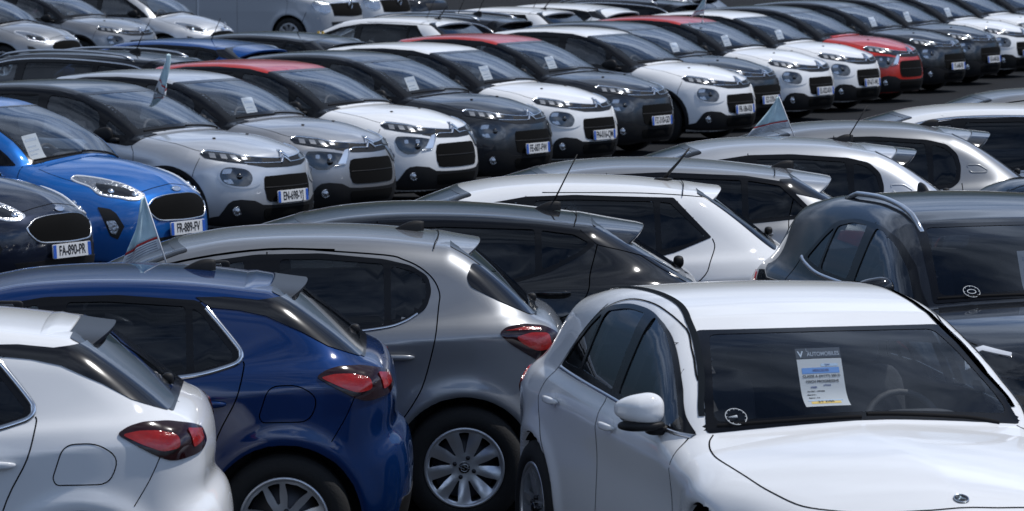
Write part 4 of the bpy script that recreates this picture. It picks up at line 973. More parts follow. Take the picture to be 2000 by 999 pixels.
def car_angular(pm):
    M = MD['angular']; root = empty('parked_car'); B = Body(M)
    fr = [(.60, 1.0), (.55, 1.055), (.33, 1.195), (.08, 1.30), (-.15, 1.345), (-.15, .995)]
    rr = [(-.255, 1.352), (-.5, 1.358), (-.975, 1.345), (-.985, 1.062), (-.90, 1.035), (-.24, .998)]
    qq = [(-1.012, 1.343), (-1.078, 1.335), (-1.282, 1.138), (-1.18, 1.095), (-1.018, 1.062)]
    side = [('side_window', rounded(fr, .02), 0), ('side_window', rounded(rr, .012), 1), ('quarter_window', rounded(qq, .012), 1)]
    dlo = rounded([(.84, .965), (.74, 1.03), (.56, 1.13), (.36, 1.235), (.10, 1.325), (-.2, 1.375), (-.5, 1.385), (-1.10, 1.366), (-1.325, 1.132), (-1.10, 1.045), (-.95, 1.008), (-.4, .975), (0, .965)], .012)
    ws = screens(root, M, B, .69, .58); rw = screens(root, M, B, .62, .55, False, .01, inset=.045)
    back = [(-1.1, 1.38), (-1.33, 1.135), (-1.345, 1.07), (-1.276, .913), (-1.08, .74), (-.96, .55), (-.93, .27)]
    finish(root, M, B, .023, pm, side, ws, rw, dlo, doors_regions(M, .90, -.20, -.9, (1.375, 1.36), back=back))
    gap(root, B, [(-1.33, 1.125), (-1.342, 1.075), (-1.31, .99), (-1.276, .913), (-1.15, .80), (-1.03, .70)]); gap(root, B, [(-.20, 1.38), (-.195, 1.0), (-.195, .27)]); gap(root, B, [(.88, .95), (.92, .8), (.90, .5), (.88, .27)])
    gap(root, B, [(-.3, 1.40), (-.9, 1.395), (-1.30, 1.365), (-1.38, 1.33)], wd=.004)
    cpoly(B, [(-1.62, .78, .95), (-1.70, .74, 1.0), (-1.80, .64, 1.0), (-1.84, .56, .96), (-1.84, .56, .84), (-1.76, .68, .84)], 'tail_lamp', M_RED, root, RC, -1, .006, .010, .02)
    spoiler(root, M, B, pm, -1.20, -1.43, .62, -.16); strip(B, PT, [(-1.19 + .10 * y * y, y) for y in np.linspace(-.60, .60, 15)], .006, 'panel_gap', M_GAP, root, .010, .003)
    handle(root, B, -1.0, .90, pm); handle(root, B, -.02, .88, pm); mirror_(root, M, B, .62, 1.0, pm)
    P, _ = B.ray(np.array([[-1.08, 0, 2.4]]), np.array([[0, 0, -1.]])); z = P[0, 2]
    v, f = join_geo([g_box(-1.08, 0, z + .008, .12, .05, .02, .4), g_tube([(-1.08, 0, z + .01), (-1.17, 0, z + .11), (-1.24, 0, z + .20)], [.011, .008, .005], 8)]); mk('roof_antenna', v, f, M_BLK, root)
    v, f = g_box(-1.735, .0, 1.12, .05, .06, .05, .4); mk('rear_wiper', v, f, M_BLK, root); plate(root, B, '', .74, False)
    cpoly(B, [(1.55, .78, .84), (1.66, .74, .88), (1.82, .62, .84), (1.92, .48, .76), (1.88, .56, .69), (1.74, .70, .72)], 'headlamp', M_LEN, root, FC, 1, .004, .008, .02)
    patch(B, PF, rounded([(-.42, .68), (.42, .68), (.36, .54), (-.36, .54)], .04), 'grille', M_BLK, root, .004, .006)
    wheels(root, M, 'five'); cabin(root, M, B); wipers(root, B, ws, .7); return root, B, M, ws

def car_curvy(pm):
    M = MD['curvy']; root = empty('parked_car'); B = Body(M)
    fr = [(.64, .995), (.58, 1.06), (.35, 1.20), (.10, 1.295), (-.14, 1.335), (-.14, .985)]
    rr = [(-.25, 1.340), (-.55, 1.342), (-.88, 1.322), (-.90, 1.012), (-.24, .988)]
    qq = [(-.935, 1.315), (-1.03, 1.288), (-1.095, 1.225), (-1.112, 1.14), (-1.10, 1.055), (-1.05, 1.025), (-.935, 1.012)]
    side = [('side_window', rounded(fr, .02), 0), ('side_window', rounded(rr, .02), 1), ('quarter_window', rounded(qq, .03), 1)]
    dlo = rounded([(.90, .96), (.76, 1.04), (.58, 1.14), (.36, 1.24), (.10, 1.325), (-.2, 1.368), (-.5, 1.375), (-.90, 1.350), (-1.05, 1.315), (-1.125, 1.245), (-1.148, 1.15), (-1.135, 1.045), (-1.07, .995), (-.9, .980), (-.4, .958), (0, .952)], .03)
    ws = screens(root, M, B, .70, .58); rw = screens(root, M, B, .60, .53, False, .0, inset=.05)
    back = [(-.90, 1.362), (-1.06, 1.325), (-1.14, 1.25), (-1.16, 1.15), (-1.148, 1.03), (-1.14, .95), (-1.08, .80), (-.97, .60), (-.93, .27)]
    finish(root, M, B, .024, pm, side, ws, rw, dlo, doors_regions(M, .95, -.195, -.9, (1.372, 1.36), back=back))
    pk = rounded([(-1.19, 1.165), (-1.285, 1.165), (-1.35, 1.125), (-1.34, 1.108), (-1.22, 1.108)], .02); both(lambda p: strip(B, p, pk, .010, 'pillar_crease', pm, root, .005, .006))
    gap(root, B, [(-1.148, 1.03), (-1.145, .95), (-1.08, .80), (-.97, .60)]); gap(root, B, [(-.195, 1.38), (-.19, 1.0), (-.19, .27)]); gap(root, B, [(.93, .95), (.96, .8), (.94, .5), (.92, .27)])
    cpoly(B, [(-1.50, .82, .97), (-1.60, .78, 1.0), (-1.72, .68, .99), (-1.80, .56, .95), (-1.78, .62, .86), (-1.66, .76, .86)], 'tail_lamp', M_RED, root, RC, -1, .006, .010, .02)
    flap = rounded([(-1.36, .96), (-1.50, .965), (-1.50, .86), (-1.38, .85)], .03); both(lambda p: strip(B, p, flap + flap[:1], .006, 'fuel_flap_gap', M_GAP, root, .001, .002))
    spoiler(root, M, B, pm, -1.05, -1.45, .50, -.14, z_add=.012, tip=M_GLB, tipx=-1.30); handle(root, B, -.98, .90, pm); handle(root, B, -.02, .88, pm); mirror_(root, M, B, .66, .99, pm)
    v, f = g_box(-1.68, .0, 1.07, .05, .05, .05, .4); mk('rear_wiper', v, f, M_BLK, root); plate(root, B, '', .74, False)
    cpoly(B, [(1.55, .78, .84), (1.66, .74, .88), (1.82, .62, .84), (1.92, .48, .76), (1.88, .56, .69), (1.74, .70, .72)], 'headlamp', M_LEN, root, FC, 1, .004, .008, .02)
    patch(B, PF, rounded([(-.42, .66), (.42, .66), (.36, .50), (-.36, .50)], .04), 'grille', M_BLK, root, .004, .006)
    wheels(root, M, 'five'); cabin(root, M, B); wipers(root, B, ws, .7); return root, B, M, ws

def car_estate(pm, rails=True):
    M = MD['estate']; root = empty('parked_car'); B = Body(M)
    fr = [(.70, .985), (.62, 1.06), (.38, 1.20), (.14, 1.295), (-.14, 1.335), (-.14, .975)]
    rr = [(-.25, 1.345), (-.7, 1.352), (-1.13, 1.335), (-1.15, 1.01), (-.24, .978)]
    qq = [(-1.19, 1.333), (-1.55, 1.295), (-1.74, 1.20), (-1.78, 1.13), (-1.70, 1.06), (-1.19, 1.015)]
    side = [('side_window', rounded(fr, .02), 0), ('side_window', rounded(rr, .02), 1), ('quarter_window', rounded(qq, .03), 1)]
    dlo = rounded([(.94, .95), (.80, 1.03), (.60, 1.14), (.38, 1.24), (.12, 1.33), (-.2, 1.375), (-.7, 1.385), (-1.2, 1.362), (-1.58, 1.318), (-1.78, 1.225), (-1.82, 1.12), (-1.72, 1.035), (-1.2, .985), (-.4, .955), (0, .945)], .03)
    ws = screens(root, M, B, .72, .60); rw = screens(root, M, B, .64, .58, False, .0, inset=.05)
    back = [(-1.15, 1.375), (-1.22, 1.2), (-1.24, .95), (-1.12, .80), (-1.0, .60), (-.96, .27)]
    finish(root, M, B, .026, pm, side, ws, rw, dlo, doors_regions(M, 1.0, -.195, -.9, (1.378, 1.36), back=back))
    both(lambda p: strip(B, p, cat([(.94, .965), (.60, 1.15), (.38, 1.25), (.12, 1.34), (-.2, 1.385), (-.7, 1.395), (-1.2, 1.372), (-1.59, 1.328), (-1.79, 1.23), (-1.83, 1.12), (-1.72, 1.03), (-1.2, .98), (-.4, .95), (.5, .94)], 5), .018, 'chrome_strip', M_CHR, root, .010, .009))
    if rails:
        for sy in (1, -1):
            pts = [];
            for x in np.linspace(.25, -1.55, 14):
                P, _ = B.ray(np.array([[x, sy * .545, 2.6]]), np.array([[0, 0, -1.]])); e = min(1, min(.25 - x, x + 1.55) / .12); pts.append((x, sy * .545, P[0, 2] + .004 + .030 * e))
            v, f = g_tube(pts, .014, 8); mk('roof_rail', v, f, M_SAT, root)
    gap(root, B, [(-1.24, .99), (-1.24, .95), (-1.12, .80), (-1.0, .60)]); gap(root, B, [(-.195, 1.38), (-.19, .27)])
    cpoly(B, [(-1.85, .84, .95), (-1.92, .80, 1.0), (-2.04, .70, 1.0), (-2.10, .58, .96), (-2.10, .58, .88), (-1.98, .76, .86)], 'tail_lamp', M_RED, root, RC, -1, .006, .010, .02)
    spoiler(root, M, B, pm, -1.66, -1.95, .58, -.17); handle(root, B, -1.05, .90, pm); handle(root, B, -.02, .88, pm); mirror_(root, M, B, .72, .99, pm); fin(root, M, B, -1.2, .32)
    plate(root, B, '', .80, False)
    cpoly(B, [(1.75, .78, .84), (1.86, .74, .88), (2.02, .62, .84), (2.12, .48, .76), (2.08, .56, .69), (1.94, .70, .72)], 'headlamp', M_LEN, root, FC, 1, .004, .008, .02)
    patch(B, PF, rounded([(-.42, .68), (.42, .68), (.36, .52), (-.36, .52)], .04), 'grille', M_BLK, root, .004, .006)
    wheels(root, M, 'five'); cabin(root, M, B); wipers(root, B, ws, .7); return root, B, M, ws

def star(parent, r, loc, rot):
    pts = [(r * math.cos(a), r * math.sin(a), 0) for a in np.linspace(0, 2 * math.pi, 37)]
    g = [g_tube(pts, r * .09, 6, False)]
    for k in range(3):
        a = R(90 + 120 * k); g.append(g_tube([(0, 0, 0), (r * .95 * math.cos(a), r * .95 * math.sin(a), 0)], [r * .16, r * .02], 5))
    v, f = join_geo(g); o = mk('star_emblem', v, f, M_CHR, parent); o.location = loc; o.rotation_euler = rot
    v, f = g_lathe_y([(.0001, -.001), (r, -.001), (r * 1.12, -.004)], 32); v = [(p[0], p[2], p[1]) for p in v]; mk('emblem_disc', v, f, M_GLB, o); return o

def car_premium(pm):
    M = MD['premium']; root = empty('parked_car'); B = Body(M)
    fr = [(.78, .945), (.66, 1.03), (.52, 1.12), (.36, 1.205), (.15, 1.290), (-.08, 1.332), (-.095, 1.33), (.0, 1.02), (.03, .985)]
    rr = [(-.20, 1.345), (-.40, 1.350), (-.70, 1.315), (-.755, 1.15), (-.70, 1.048), (-.17, 1.010)]
    rr = [(-.215, 1.343), (-.45, 1.348), (-.715, 1.312), (-.715, 1.048), (-.19, 1.006)]
    qq = [(-.752, 1.300), (-.86, 1.232), (-.985, 1.125), (-1.04, 1.050), (-.752, 1.044)]
    fr = [(.79, .932), (.68, 1.005), (.545, 1.097), (.375, 1.192), (.14, 1.289), (-.09, 1.338), (-.09, 1.0)]
    side = [('side_window', rounded(fr, [.02] + [.09] * (len(fr) - 3) + [.02, .02]), 0), ('side_window', rounded(rr, [.03, .09, .05, .02, .02]), 0), ('quarter_window', rounded(qq, .02), 0)]
    dlo = rounded([(.87, .915), (.715, 1.008), (.575, 1.102), (.392, 1.206), (.145, 1.303), (-.17, 1.362), (-.50, 1.367), (-.75, 1.330), (-.89, 1.238), (-1.0, 1.135), (-1.08, 1.030), (-.7, 1.012), (-.2, .982), (.3, .950)], [.03] + [.14] * 9 + [.03] * 4)
    ws = screens(root, M, B, .715, .565, v1=.80, inset=.045); rw = screens(root, M, B, .62, .54, False, .0, inset=.05)
    back = [(-.5, 1.372), (-.76, 1.335), (-1.0, 1.14), (-1.10, 1.02), (-1.172, .935), (-1.195, .812), (-1.161, .70), (-1.02, .52), (-.98, .27)]
    bon = [(.93, -.70), (1.02, -.735), (1.195, -.757), (1.671, -.687), (1.95, -.56), (2.07, -.35), (2.12, 0), (2.07, .35), (1.95, .56), (1.671, .687), (1.195, .757), (1.02, .735), (.93, .70), (1.0, .4), (1.03, 0), (1.0, -.4)]
    dr = doors_regions(M, .92, -.235, -.9, (1.358, 1.36), back=back)
    finish(root, M, B, .020, pm, side, ws, rw, dlo, dr + [('bonnet', PT, bon, None, -.35)], wsmat=glass('front_screen_glass', (.90, .93, .95), 1.55))
    both(lambda p: strip(B, p, cat([(.86, .912), (.4, .940), (-.2, .975), (-.7, 1.002), (-1.08, 1.022)], 5), .016, 'chrome_strip', M_SAT, root, .008, .008))
    # dark roof joint running down the screen pillar
    rj = [(.80, -.70, .98), (.657, -.667, 1.093), (.464, -.618, 1.206), (.207, -.573, 1.316), (-.133, -.54, 1.4), (-.746, -.548, 1.412), (-1.3, -.56, 1.33)]
    for pj in (PDL, PDR): strip(B, pj, cat([tuple(q) for q in pj.uv(np.array([(x, abs(y) if pj is PDL else -abs(y), z) for x, y, z in rj]))], 8), .023, 'roof_joint', M_JNT, root, .004, .003, step=.02)
    gap(root, B, [(-.77, 1.34), (-1.0, 1.15), (-1.11, 1.02), (-1.172, .935), (-1.195, .812), (-1.161, .696), (-1.06, .55), (-1.02, .40), (-1.0, .27)]); gap(root, B, [(-.235, 1.0), (-.235, .935), (-.245, .84), (-.30, .66), (-.34, .43), (-.34, .27)]); gap(root, B, [(.844, .913), (.883, .858), (.90, .75), (.87, .6), (.84, .4), (.84, .27)])
    gap_diag(root, B, [(-.98, 1.17), (-.85, 1.272), (-.7, 1.345), (-.5, 1.383), (-.17, 1.378), (.15, 1.327), (.41, 1.226), (.60, 1.122)], wd=.007)
    for s in (1, -1): strip(B, PT, cat([(.90, s * .69), (.96, s * .725), (1.05, s * .748), (1.195, s * .757), (1.45, s * .728), (1.671, s * .687), (1.90, s * .59), (2.04, s * .40), (2.10, s * .18), (2.115, 0)], 6), .007, 'panel_gap', M_GAP, root, .0012, .003)
    handle(root, B, -.93, .882, pm); handle(root, B, -.02, .860, pm); mirror_(root, M, B, .63, .945, pm, folded=False)
    for s in (1, -1):
        P, _ = B.ray(np.array([[2.06, 0, 2.0]]), np.array([[0, 0, -1.]]))
    nn = B.normal(P)[0]; star(root, .030, tuple(P[0] + nn * .004), (Vector(nn).to_track_quat('Z', 'Y').to_matrix() @ Matrix.Rotation(0, 3, 'Z')).to_euler())
    cpoly(B, [(1.78, .79, .665), (1.86, .74, .69), (1.98, .62, .68), (2.08, .48, .64), (2.06, .52, .57), (1.90, .74, .57)], 'headlamp', M_LEN, root, FC, 1, .004, .008, .02)
    patch(B, PF, rounded([(-.48, .64), (.48, .64), (.42, .42), (-.42, .42)], .05), 'grille', M_BLK, root, .004, .006); star(root, .085, (2.262, 0, .53), (R(90), 0, R(90)))
    cpoly(B, [(-1.66, .83, .90), (-1.78, .80, .96), (-1.98, .66, .95), (-2.08, .52, .90), (-2.06, .56, .83), (-1.86, .78, .82)], 'tail_lamp', M_RED, root, RC, -1, .006, .010, .02)
    v, f = g_box(-2.0, 0, 1.0, .07, .09, .06, .4); mk('rear_wiper', v, f, M_BLK, root); plate(root, B, '', .70, False)
    spoiler(root, M, B, pm, -1.36, -1.64, .54, -.25)
    wheels(root, M, 'five'); cabin(root, M, B); wipers(root, B, ws, .72, ((.60, -.02), (-.05, -.66)))
    # round inspection badge inside the screen corner
    return root, B, M, ws

def car_crossover(pm):
    M = MD['crossover']; root = empty('parked_car'); B = Body(M)
    fr = [(.84, 1.070), (.72, 1.155), (.55, 1.258), (.355, 1.345), (.10, 1.405), (.02, 1.41), (.02, 1.125)]
    rr = [(-.11, 1.418), (-.35, 1.418), (-.54, 1.385), (-.54, 1.150), (-.09, 1.128)]
    qq = [(-.57, 1.378), (-.66, 1.318), (-.81, 1.195), (-.57, 1.155)]
    side = [('side_window', rounded(fr, [.02] + [.09] * (len(fr) - 3) + [.02, .02]), 0), ('side_window', rounded(rr, .04), 0), ('quarter_window', rounded(qq, .02), 0)]
    dlo = rounded([(.93, 1.040), (.81, 1.12), (.595, 1.262), (.368, 1.368), (.06, 1.430), (-.34, 1.444), (-.60, 1.405), (-.70, 1.325), (-.90, 1.172), (-.50, 1.120), (.05, 1.092)], [.03] + [.14] * 7 + [.03] * 3)
    ws = screens(root, M, B, .67, .55, v1=.79, inset=.045); rw = screens(root, M, B, .60, .54, False, .0, inset=.05)
    back = [(-.5, 1.445), (-.62, 1.41), (-.92, 1.17), (-1.0, 1.05), (-.98, .85), (-.93, .6), (-.90, .3)]
    bon = [(.93, -.72), (1.137, -.72), (1.379, -.765), (1.626, -.718), (1.90, -.58), (2.0, -.35), (2.03, 0), (2.0, .35), (1.90, .58), (1.626, .718), (1.379, .765), (1.137, .72), (.93, .72)]
    finish(root, M, B, .022, pm, side, ws, rw, dlo, doors_regions(M, .98, -.045, -.9, (1.436, 1.36), back=back) + [('bonnet', PT, bon, None, -.35)], wsmat=glass('dark_screen_glass', (.42, .46, .52), 1.6))
    both(lambda p: strip(B, p, cat([(.2, 1.090), (-.1, 1.103), (-.53, 1.122), (-.78, 1.158), (-.92, 1.19)], 5), .022, 'chrome_strip', M_SAT, root, .008, .008))
    for sy in (1, -1):
        pts = []
        for x in np.linspace(.34, -.80, 16):
            yy = .535 + .06 * max(0, -x - .3); P, _ = B.ray(np.array([[x, sy * yy, 2.6]]), np.array([[0, 0, -1.]])); e = min(1, min(.34 - x, x + .80) / .14); pts.append((x, sy * yy, P[0, 2] - .006 + .032 * e))
        v, f = g_tube(pts, .015, 8); mk('roof_rail', v, f, M_SAT, root)
    for s in (1, -1): strip(B, PT, cat([(1.06, s * .70), (1.16, s * .735), (1.379, s * .765), (1.626, s * .718), (1.88, s * .59), (2.0, s * .35), (2.03, 0)], 6), .007, 'panel_gap', M_GAP, root, .0012, .003)
    gap(root, B, [(-.045, 1.44), (-.04, 1.1), (-.05, .8), (-.06, .3)]); gap(root, B, [(.96, 1.05), (1.0, .95), (.98, .6), (.96, .3)]); gap(root, B, [(-.92, 1.17), (-1.0, 1.05), (-.98, .85), (-.93, .6)])
    mirror_(root, M, B, .68, 1.07, pm, folded=False); handle(root, B, -.80, 1.03, pm); handle(root, B, .12, 1.01, pm)
    hl = [(1.62, .775, .90), (1.72, .75, .935), (1.90, .62, .905), (1.98, .50, .85), (1.96, .54, .78), (1.76, .74, .80)]
    cpoly(B, hl, 'headlamp', M_DKL, root, FC, 1, .004, .008, .02)
    cpoly(B, [(1.64, .77, .895), (1.73, .745, .925), (1.88, .63, .900), (1.88, .63, .885), (1.74, .74, .905), (1.68, .765, .87), (1.72, .76, .82), (1.70, .77, .81)], 'light_strip', M_LED, root, FC, 1, .009, .008, .004)
    patch(B, PF, rounded([(-.46, .82), (.46, .82), (.40, .56), (-.40, .56)], .05), 'grille', M_BLK, root, .004, .006)
    cpoly(B, [(-1.60, .84, 1.0), (-1.70, .80, 1.05), (-1.86, .68, 1.04), (-1.94, .56, 1.0), (-1.94, .56, .92), (-1.78, .78, .92)], 'tail_lamp', M_RED, root, RC, -1, .006, .010, .02)
    spoiler(root, M, B, pm, -1.36, -1.64, .54, -.2); fin(root, M, B, -1.1); wheels(root, M, 'five'); cabin(root, M, B); wipers(root, B, ws, .72, ((.60, -.02), (-.05, -.64))); return root, B, M, ws

def chevron_emblem(root, B, M, z=.795, w_=.075, dz=.0, s=1.0, flatz=None):
    """two stacked chevrons that run out into the grille bars"""
    for k, (zp, zf) in enumerate(((z + .038 * s, z - .024 * s), (z - .005 * s, z - .062 * s))):
        pts = cat([(-w_, zf), (0, zp), (w_, zf)], 1); A = fy(B, pts); strip(B, FC, A, .024 * s, 'chevron_emblem', M_CHR, root, .020, .022, scale=.8, step=.02)
def car_chevron(pm, face='old', roofm=None):
    M = MD['chevron']; root = empty('parked_car'); B = Body(M)
    fr = [(.60, .995), (.47, 1.10), (.40, 1.195), (.22, 1.275), (-.05, 1.322), (-.05, 1.0)]
    fr = [(.50, 1.0), (.45, 1.15), (.38, 1.212), (.22, 1.278), (.02, 1.318), (-.14, 1.33), (-.14, .995)]
    tri = [(.76, .985), (.54, 1.12), (.55, .995)]
    rr = [(-.25, 1.335), (-.55, 1.338), (-.86, 1.318), (-.96, 1.03), (-.24, .995)]
    side = [('side_window', rounded(fr, .03), 0), ('side_window', rounded(rr, .03), 1), ('quarter_window', rounded(tri, .01), 0)]
    dlo = [(.95, .985), (.905, .93), (.87, .900), (.80, .892), (.40, .940), (0, .945), (-.6, .955), (-1.1, .985), (-1.40, 1.05), (-1.36, 1.16), (-1.22, 1.33), (-.9, 1.385), (-.5, 1.395), (-.1, 1.375), (.26, 1.303), (.45, 1.238), (.616, 1.149), (.842, 1.008)]
    dlo = rounded(dlo, .02)
    ws = screens(root, M, B, .735, .615, inset=.065); rw = screens(root, M, B, .58, .54, False, .0, inset=.05)
    back = [(-.9, 1.33), (-1.05, 1.1), (-1.10, .95), (-1.08, .80), (-.97, .60), (-.93, .27)]
    bon = [(.93, -.66), (1.0, -.70), (1.22, -.735), (1.45, -.735), (1.66, -.66), (1.86, -.46), (1.93, -.2), (1.945, 0), (1.93, .2), (1.86, .46), (1.66, .66), (1.45, .735), (1.22, .735), (1.0, .70), (.93, .66)]
    rf = [(.20, -.60), (.12, -.66), (-.4, -.70), (-1.1, -.68), (-1.38, -.55), (-1.38, .55), (-1.1, .68), (-.4, .70), (.12, .66), (.20, .60), (.245, .3), (.26, 0), (.245, -.3)]
    regs = doors_regions(M, .90, -.195, -.9, (1.35, 1.34), back=back) + [('bonnet', PT, bon, None, -.45)]
    regs.append(('roof', PT, rf, roofm or pm, -.80))
    finish(root, M, B, .022, pm, side, ws, rw, dlo, regs)
    gap(root, B, [(-.19, 1.34), (-.19, .9), (-.19, .27)]); gap(root, B, [(.86, .895), (.90, .8), (.88, .5), (.86, .27)])
    for s in (1, -1): strip(B, PT, cat([(.94, s * .68), (1.02, s * .71), (1.22, s * .738), (1.45, s * .738), (1.58, s * .70)], 5), .006, 'panel_gap', M_GAP, root, .0012, .003)
    cstrip(B, [(1.56, .775, .80), (1.55, .85, .70), (1.545, .88, .63)], .004, 'panel_gap', M_GAP, root, FC, sm=4)
    # bonnet washer jets
    for y in (-.36, .21):
        P, _ = B.ray(np.array([[1.45, y, 2.]]), np.array([[0, 0, -1.]])); v, f = g_box(1.45, y, P[0, 2] + .004, .03, .03, .014, .4); mk('washer_jet', v, f, M_BLK, root)
    # slim lamps and grille band
    cpoly(B, [(1.545, .755, .835), (1.60, .70, .856), (1.76, .574, .835), (1.863, .487, .808), (1.925, .34, .790), (1.93, .30, .770), (1.93, .34, .745), (1.883, .519, .742), (1.729, .694, .772), (1.607, .762, .798)], 'day_lamp', M_DKL, root, FC, 1, .005, .012, .008)
    for k, (y, a) in enumerate(((.70, 0), (.63, 0), (.565, 0), (.495, 0))):
        cpoly(B, [(1.62 + (.70 - y), y + .018, .838 - (.70 - y) * .14), (1.66 + (.70 - y), y - .022, .833 - (.70 - y) * .14), (1.66 + (.70 - y), y - .030, .792 - (.70 - y) * .10), (1.62 + (.70 - y), y + .004, .797 - (.70 - y) * .10)], 'light_strip', M_TTH, root, FC, 1, .008, .010, .004)
    dk = [(-.50, .800), (-.25, .782), (0, .778), (.25, .782), (.50, .800), (.50, .735), (.30, .700), (0, .692), (-.30, .700), (-.50, .735)]
    patch(B, FC, fy(B, dk), 'grille', M_BLK, root, .004, .008, scale=.8)
    cstrip(B, [(1.56, .752, .842), (1.60, .70, .862), (1.76, .574, .838), (1.863, .487, .810), (1.935, .30, .790), (1.95, .15, .780), (1.96, .075, .776)], .010, 'chrome_strip', M_CHR, root, FC, 1, .012, .014)
    if face == 'old': cstrip(B, [(1.87, .52, .752), (1.93, .40, .745), (1.95, .25, .740), (1.965, .075, .736)], .012, 'chrome_strip', M_CHR, root, FC, 1, .012, .014)
    chevron_emblem(root, B, M)
    # dark lower bumper with raised arches round the fog lamps, sill cladding
    low = [(1.62, .88, .20), (1.66, .85, .245), (1.70, .81, .262), (1.764, .77, .275), (1.80, .745, .33), (1.83, .72, .385), (1.865, .69, .413), (1.91, .63, .422), (1.97, .50, .408), (2.01, .41, .366), (2.03, .25, .358), (2.04, 0, .356), (2.03, -.25, .358), (2.01, -.41, .366), (1.97, -.50, .408), (1.91, -.63, .422), (1.865, -.69, .413), (1.83, -.72, .385), (1.80, -.745, .33), (1.764, -.77, .275), (1.70, -.81, .262), (1.66, -.85, .245), (1.62, -.88, .20), (1.8, -.7, .175), (2.0, 0, .175), (1.8, .7, .175)]
    cpoly(B, low, 'bumper_cladding', M_BLK, root, FC, 1, .005, .010, mir=False)
    patch(B, PF, rounded([(-.40, .33), (.40, .33), (.36, .22), (-.36, .22)], .04), 'lower_grille', M_GAP, root, .008, .006)
    for sy in (1, -1):
        P, _ = B.ray(np.array([[2.9, sy * .655, .315]]), np.array([[-1., 0, 0]]), 3., 100)
        v, f = g_lathe_y([(.0001, .012), (.022, .009), (.034, 0), (.042, .006), (.046, -.01)], 20); o = mk('fog_lamp', [(p[1], p[0], p[2]) for p in v], [q[::-1] for q in f], M_LEN, root); o.location = (P[0, 0] + .008, sy * .655, .315); o.rotation_euler = (0, 0, sy * R(28))
    both(lambda p: patch(B, p, [(.90, .20), (.90, .30), (-.89, .30), (-.89, .20)], 'sill_cladding', M_BLK, root, .005, .006))
    for sx in (1, -1):
        x = sx * M['wb'] / 2; o_ = [(x + (M['ar'] + .045) * math.cos(a), M['tr'] + (M['ar'] + .045) * math.sin(a)) for a in np.linspace(-.25, math.pi + .25, 26)]; i_ = [(x + (M['ar'] + .001) * math.cos(a), M['tr'] + (M['ar'] + .001) * math.sin(a)) for a in np.linspace(math.pi + .25, -.25, 26)]
        both(lambda p: patch(B, p, o_ + i_, 'arch_cladding', M_BLK, root, .006, .008))
    if face == 'old':
        hl = [(1.757, .748, .64), (1.765, .725, .690), (1.792, .689, .712), (1.849, .623, .708), (1.915, .535, .684), (1.945, .50, .63), (1.944, .52, .57), (1.929, .576, .540), (1.853, .673, .548), (1.79, .731, .578)]
        cpoly(B, [(1.745, .757, .64), (1.755, .735, .698), (1.785, .70, .726), (1.849, .623, .722), (1.925, .50, .70), (1.975, .42, .63), (1.98, .42, .56), (1.955, .54, .522), (1.853, .673, .530), (1.78, .745, .570)], 'lamp_bezel', pm, root, FC, 1, .008, .016, .0, sm=4)
        cpoly(B, hl, 'headlamp', M_DKL, root, FC, 1, .010, .012, .0, sm=4)
        cpoly(B, [(1.775, .742, .655), (1.785, .725, .70), (1.83, .65, .70), (1.82, .67, .655)], 'light_strip', M_LEN, root, FC, 1, .013, .006, .01)
        cpoly(B, [(1.785, .738, .60), (1.80, .71, .565), (1.85, .66, .565), (1.83, .68, .61)], 'light_strip', M_LEN, root, FC, 1, .013, .006, .01)
        lens = (.615, .625)
    else:
        hl = [(1.727, .765, .682), (1.733, .745, .722), (1.803, .668, .724), (1.911, .515, .706), (1.952, .43, .690), (1.93, .53, .605), (1.899, .619, .545), (1.824, .704, .545), (1.76, .752, .596)]
        cpoly(B, hl, 'headlamp', M_DKL, root, FC, 1, .006, .010, .02)
        for y in (.69, .60): cpoly(B, [(1.80 + (.70 - y), y + .02, .69), (1.82 + (.70 - y), y - .02, .69), (1.82 + (.70 - y), y - .02, .65), (1.80 + (.70 - y), y + .02, .65)], 'light_strip', M_LEN, root, FC, 1, .009, .006, .012)
        cpoly(B, [(1.945, .405, .725), (1.955, .345, .736), (1.975, .44, .598), (1.935, .53, .595)], 'silver_fin', M_SAT, root, FC, 1, .010, .012, .01)
        cstrip(B, [(1.93, .56, .578), (1.965, .44, .590), (1.96, .33, .728), (1.966, .27, .744), (1.97, .15, .742), (1.97, .075, .738)], .013, 'chrome_strip', M_CHR, root, FC, 1, .012, .014, sm=1)
        lens = (.60, .615)
    for sy in (1, -1):
        P, _ = B.ray(np.array([[2.9, sy * lens[0], lens[1]]]), np.array([[-1., 0, 0]]), 3., 100)
        v, f = g_lathe_y([(.0001, .014), (.02, .011), (.032, .004), (.038, -.01)], 20); o = mk('lamp_lens', [(p[1], p[0], p[2]) for p in v], [q[::-1] for q in f], M_GLB, root); o.location = (P[0, 0] + .006, sy * lens[0], lens[1]); o.rotation_euler = (0, 0, sy * R(30))
    gr = [(-.37, .60), (-.35, .622), (0, .628), (.35, .622), (.37, .60), (.385, .52), (.36, .41), (.32, .388), (0, .384), (-.32, .388), (-.36, .41), (-.385, .52)] if face == 'old' else [(-.40, .56), (-.37, .625), (-.32, .64), (0, .644), (.32, .64), (.37, .625), (.40, .56), (.40, .47), (.37, .41), (.32, .398), (0, .394), (-.32, .398), (-.37, .41), (-.40, .47)]
    patch(B, FC, fy(B, gr), 'grille', M_GAP, root, .004, .008, scale=.8)
    strip(B, FC, fy(B, [(y, .520) for y in np.linspace(-.38, .38, 9)]), .012, 'grille_bar', M_BLK, root, .008, .006, scale=.8)
    handle(root, B, -.98, .86, pm); handle(root, B, -.02, .84, pm); mirror_(root, M, B, .66, .96, pm, M_BLK)
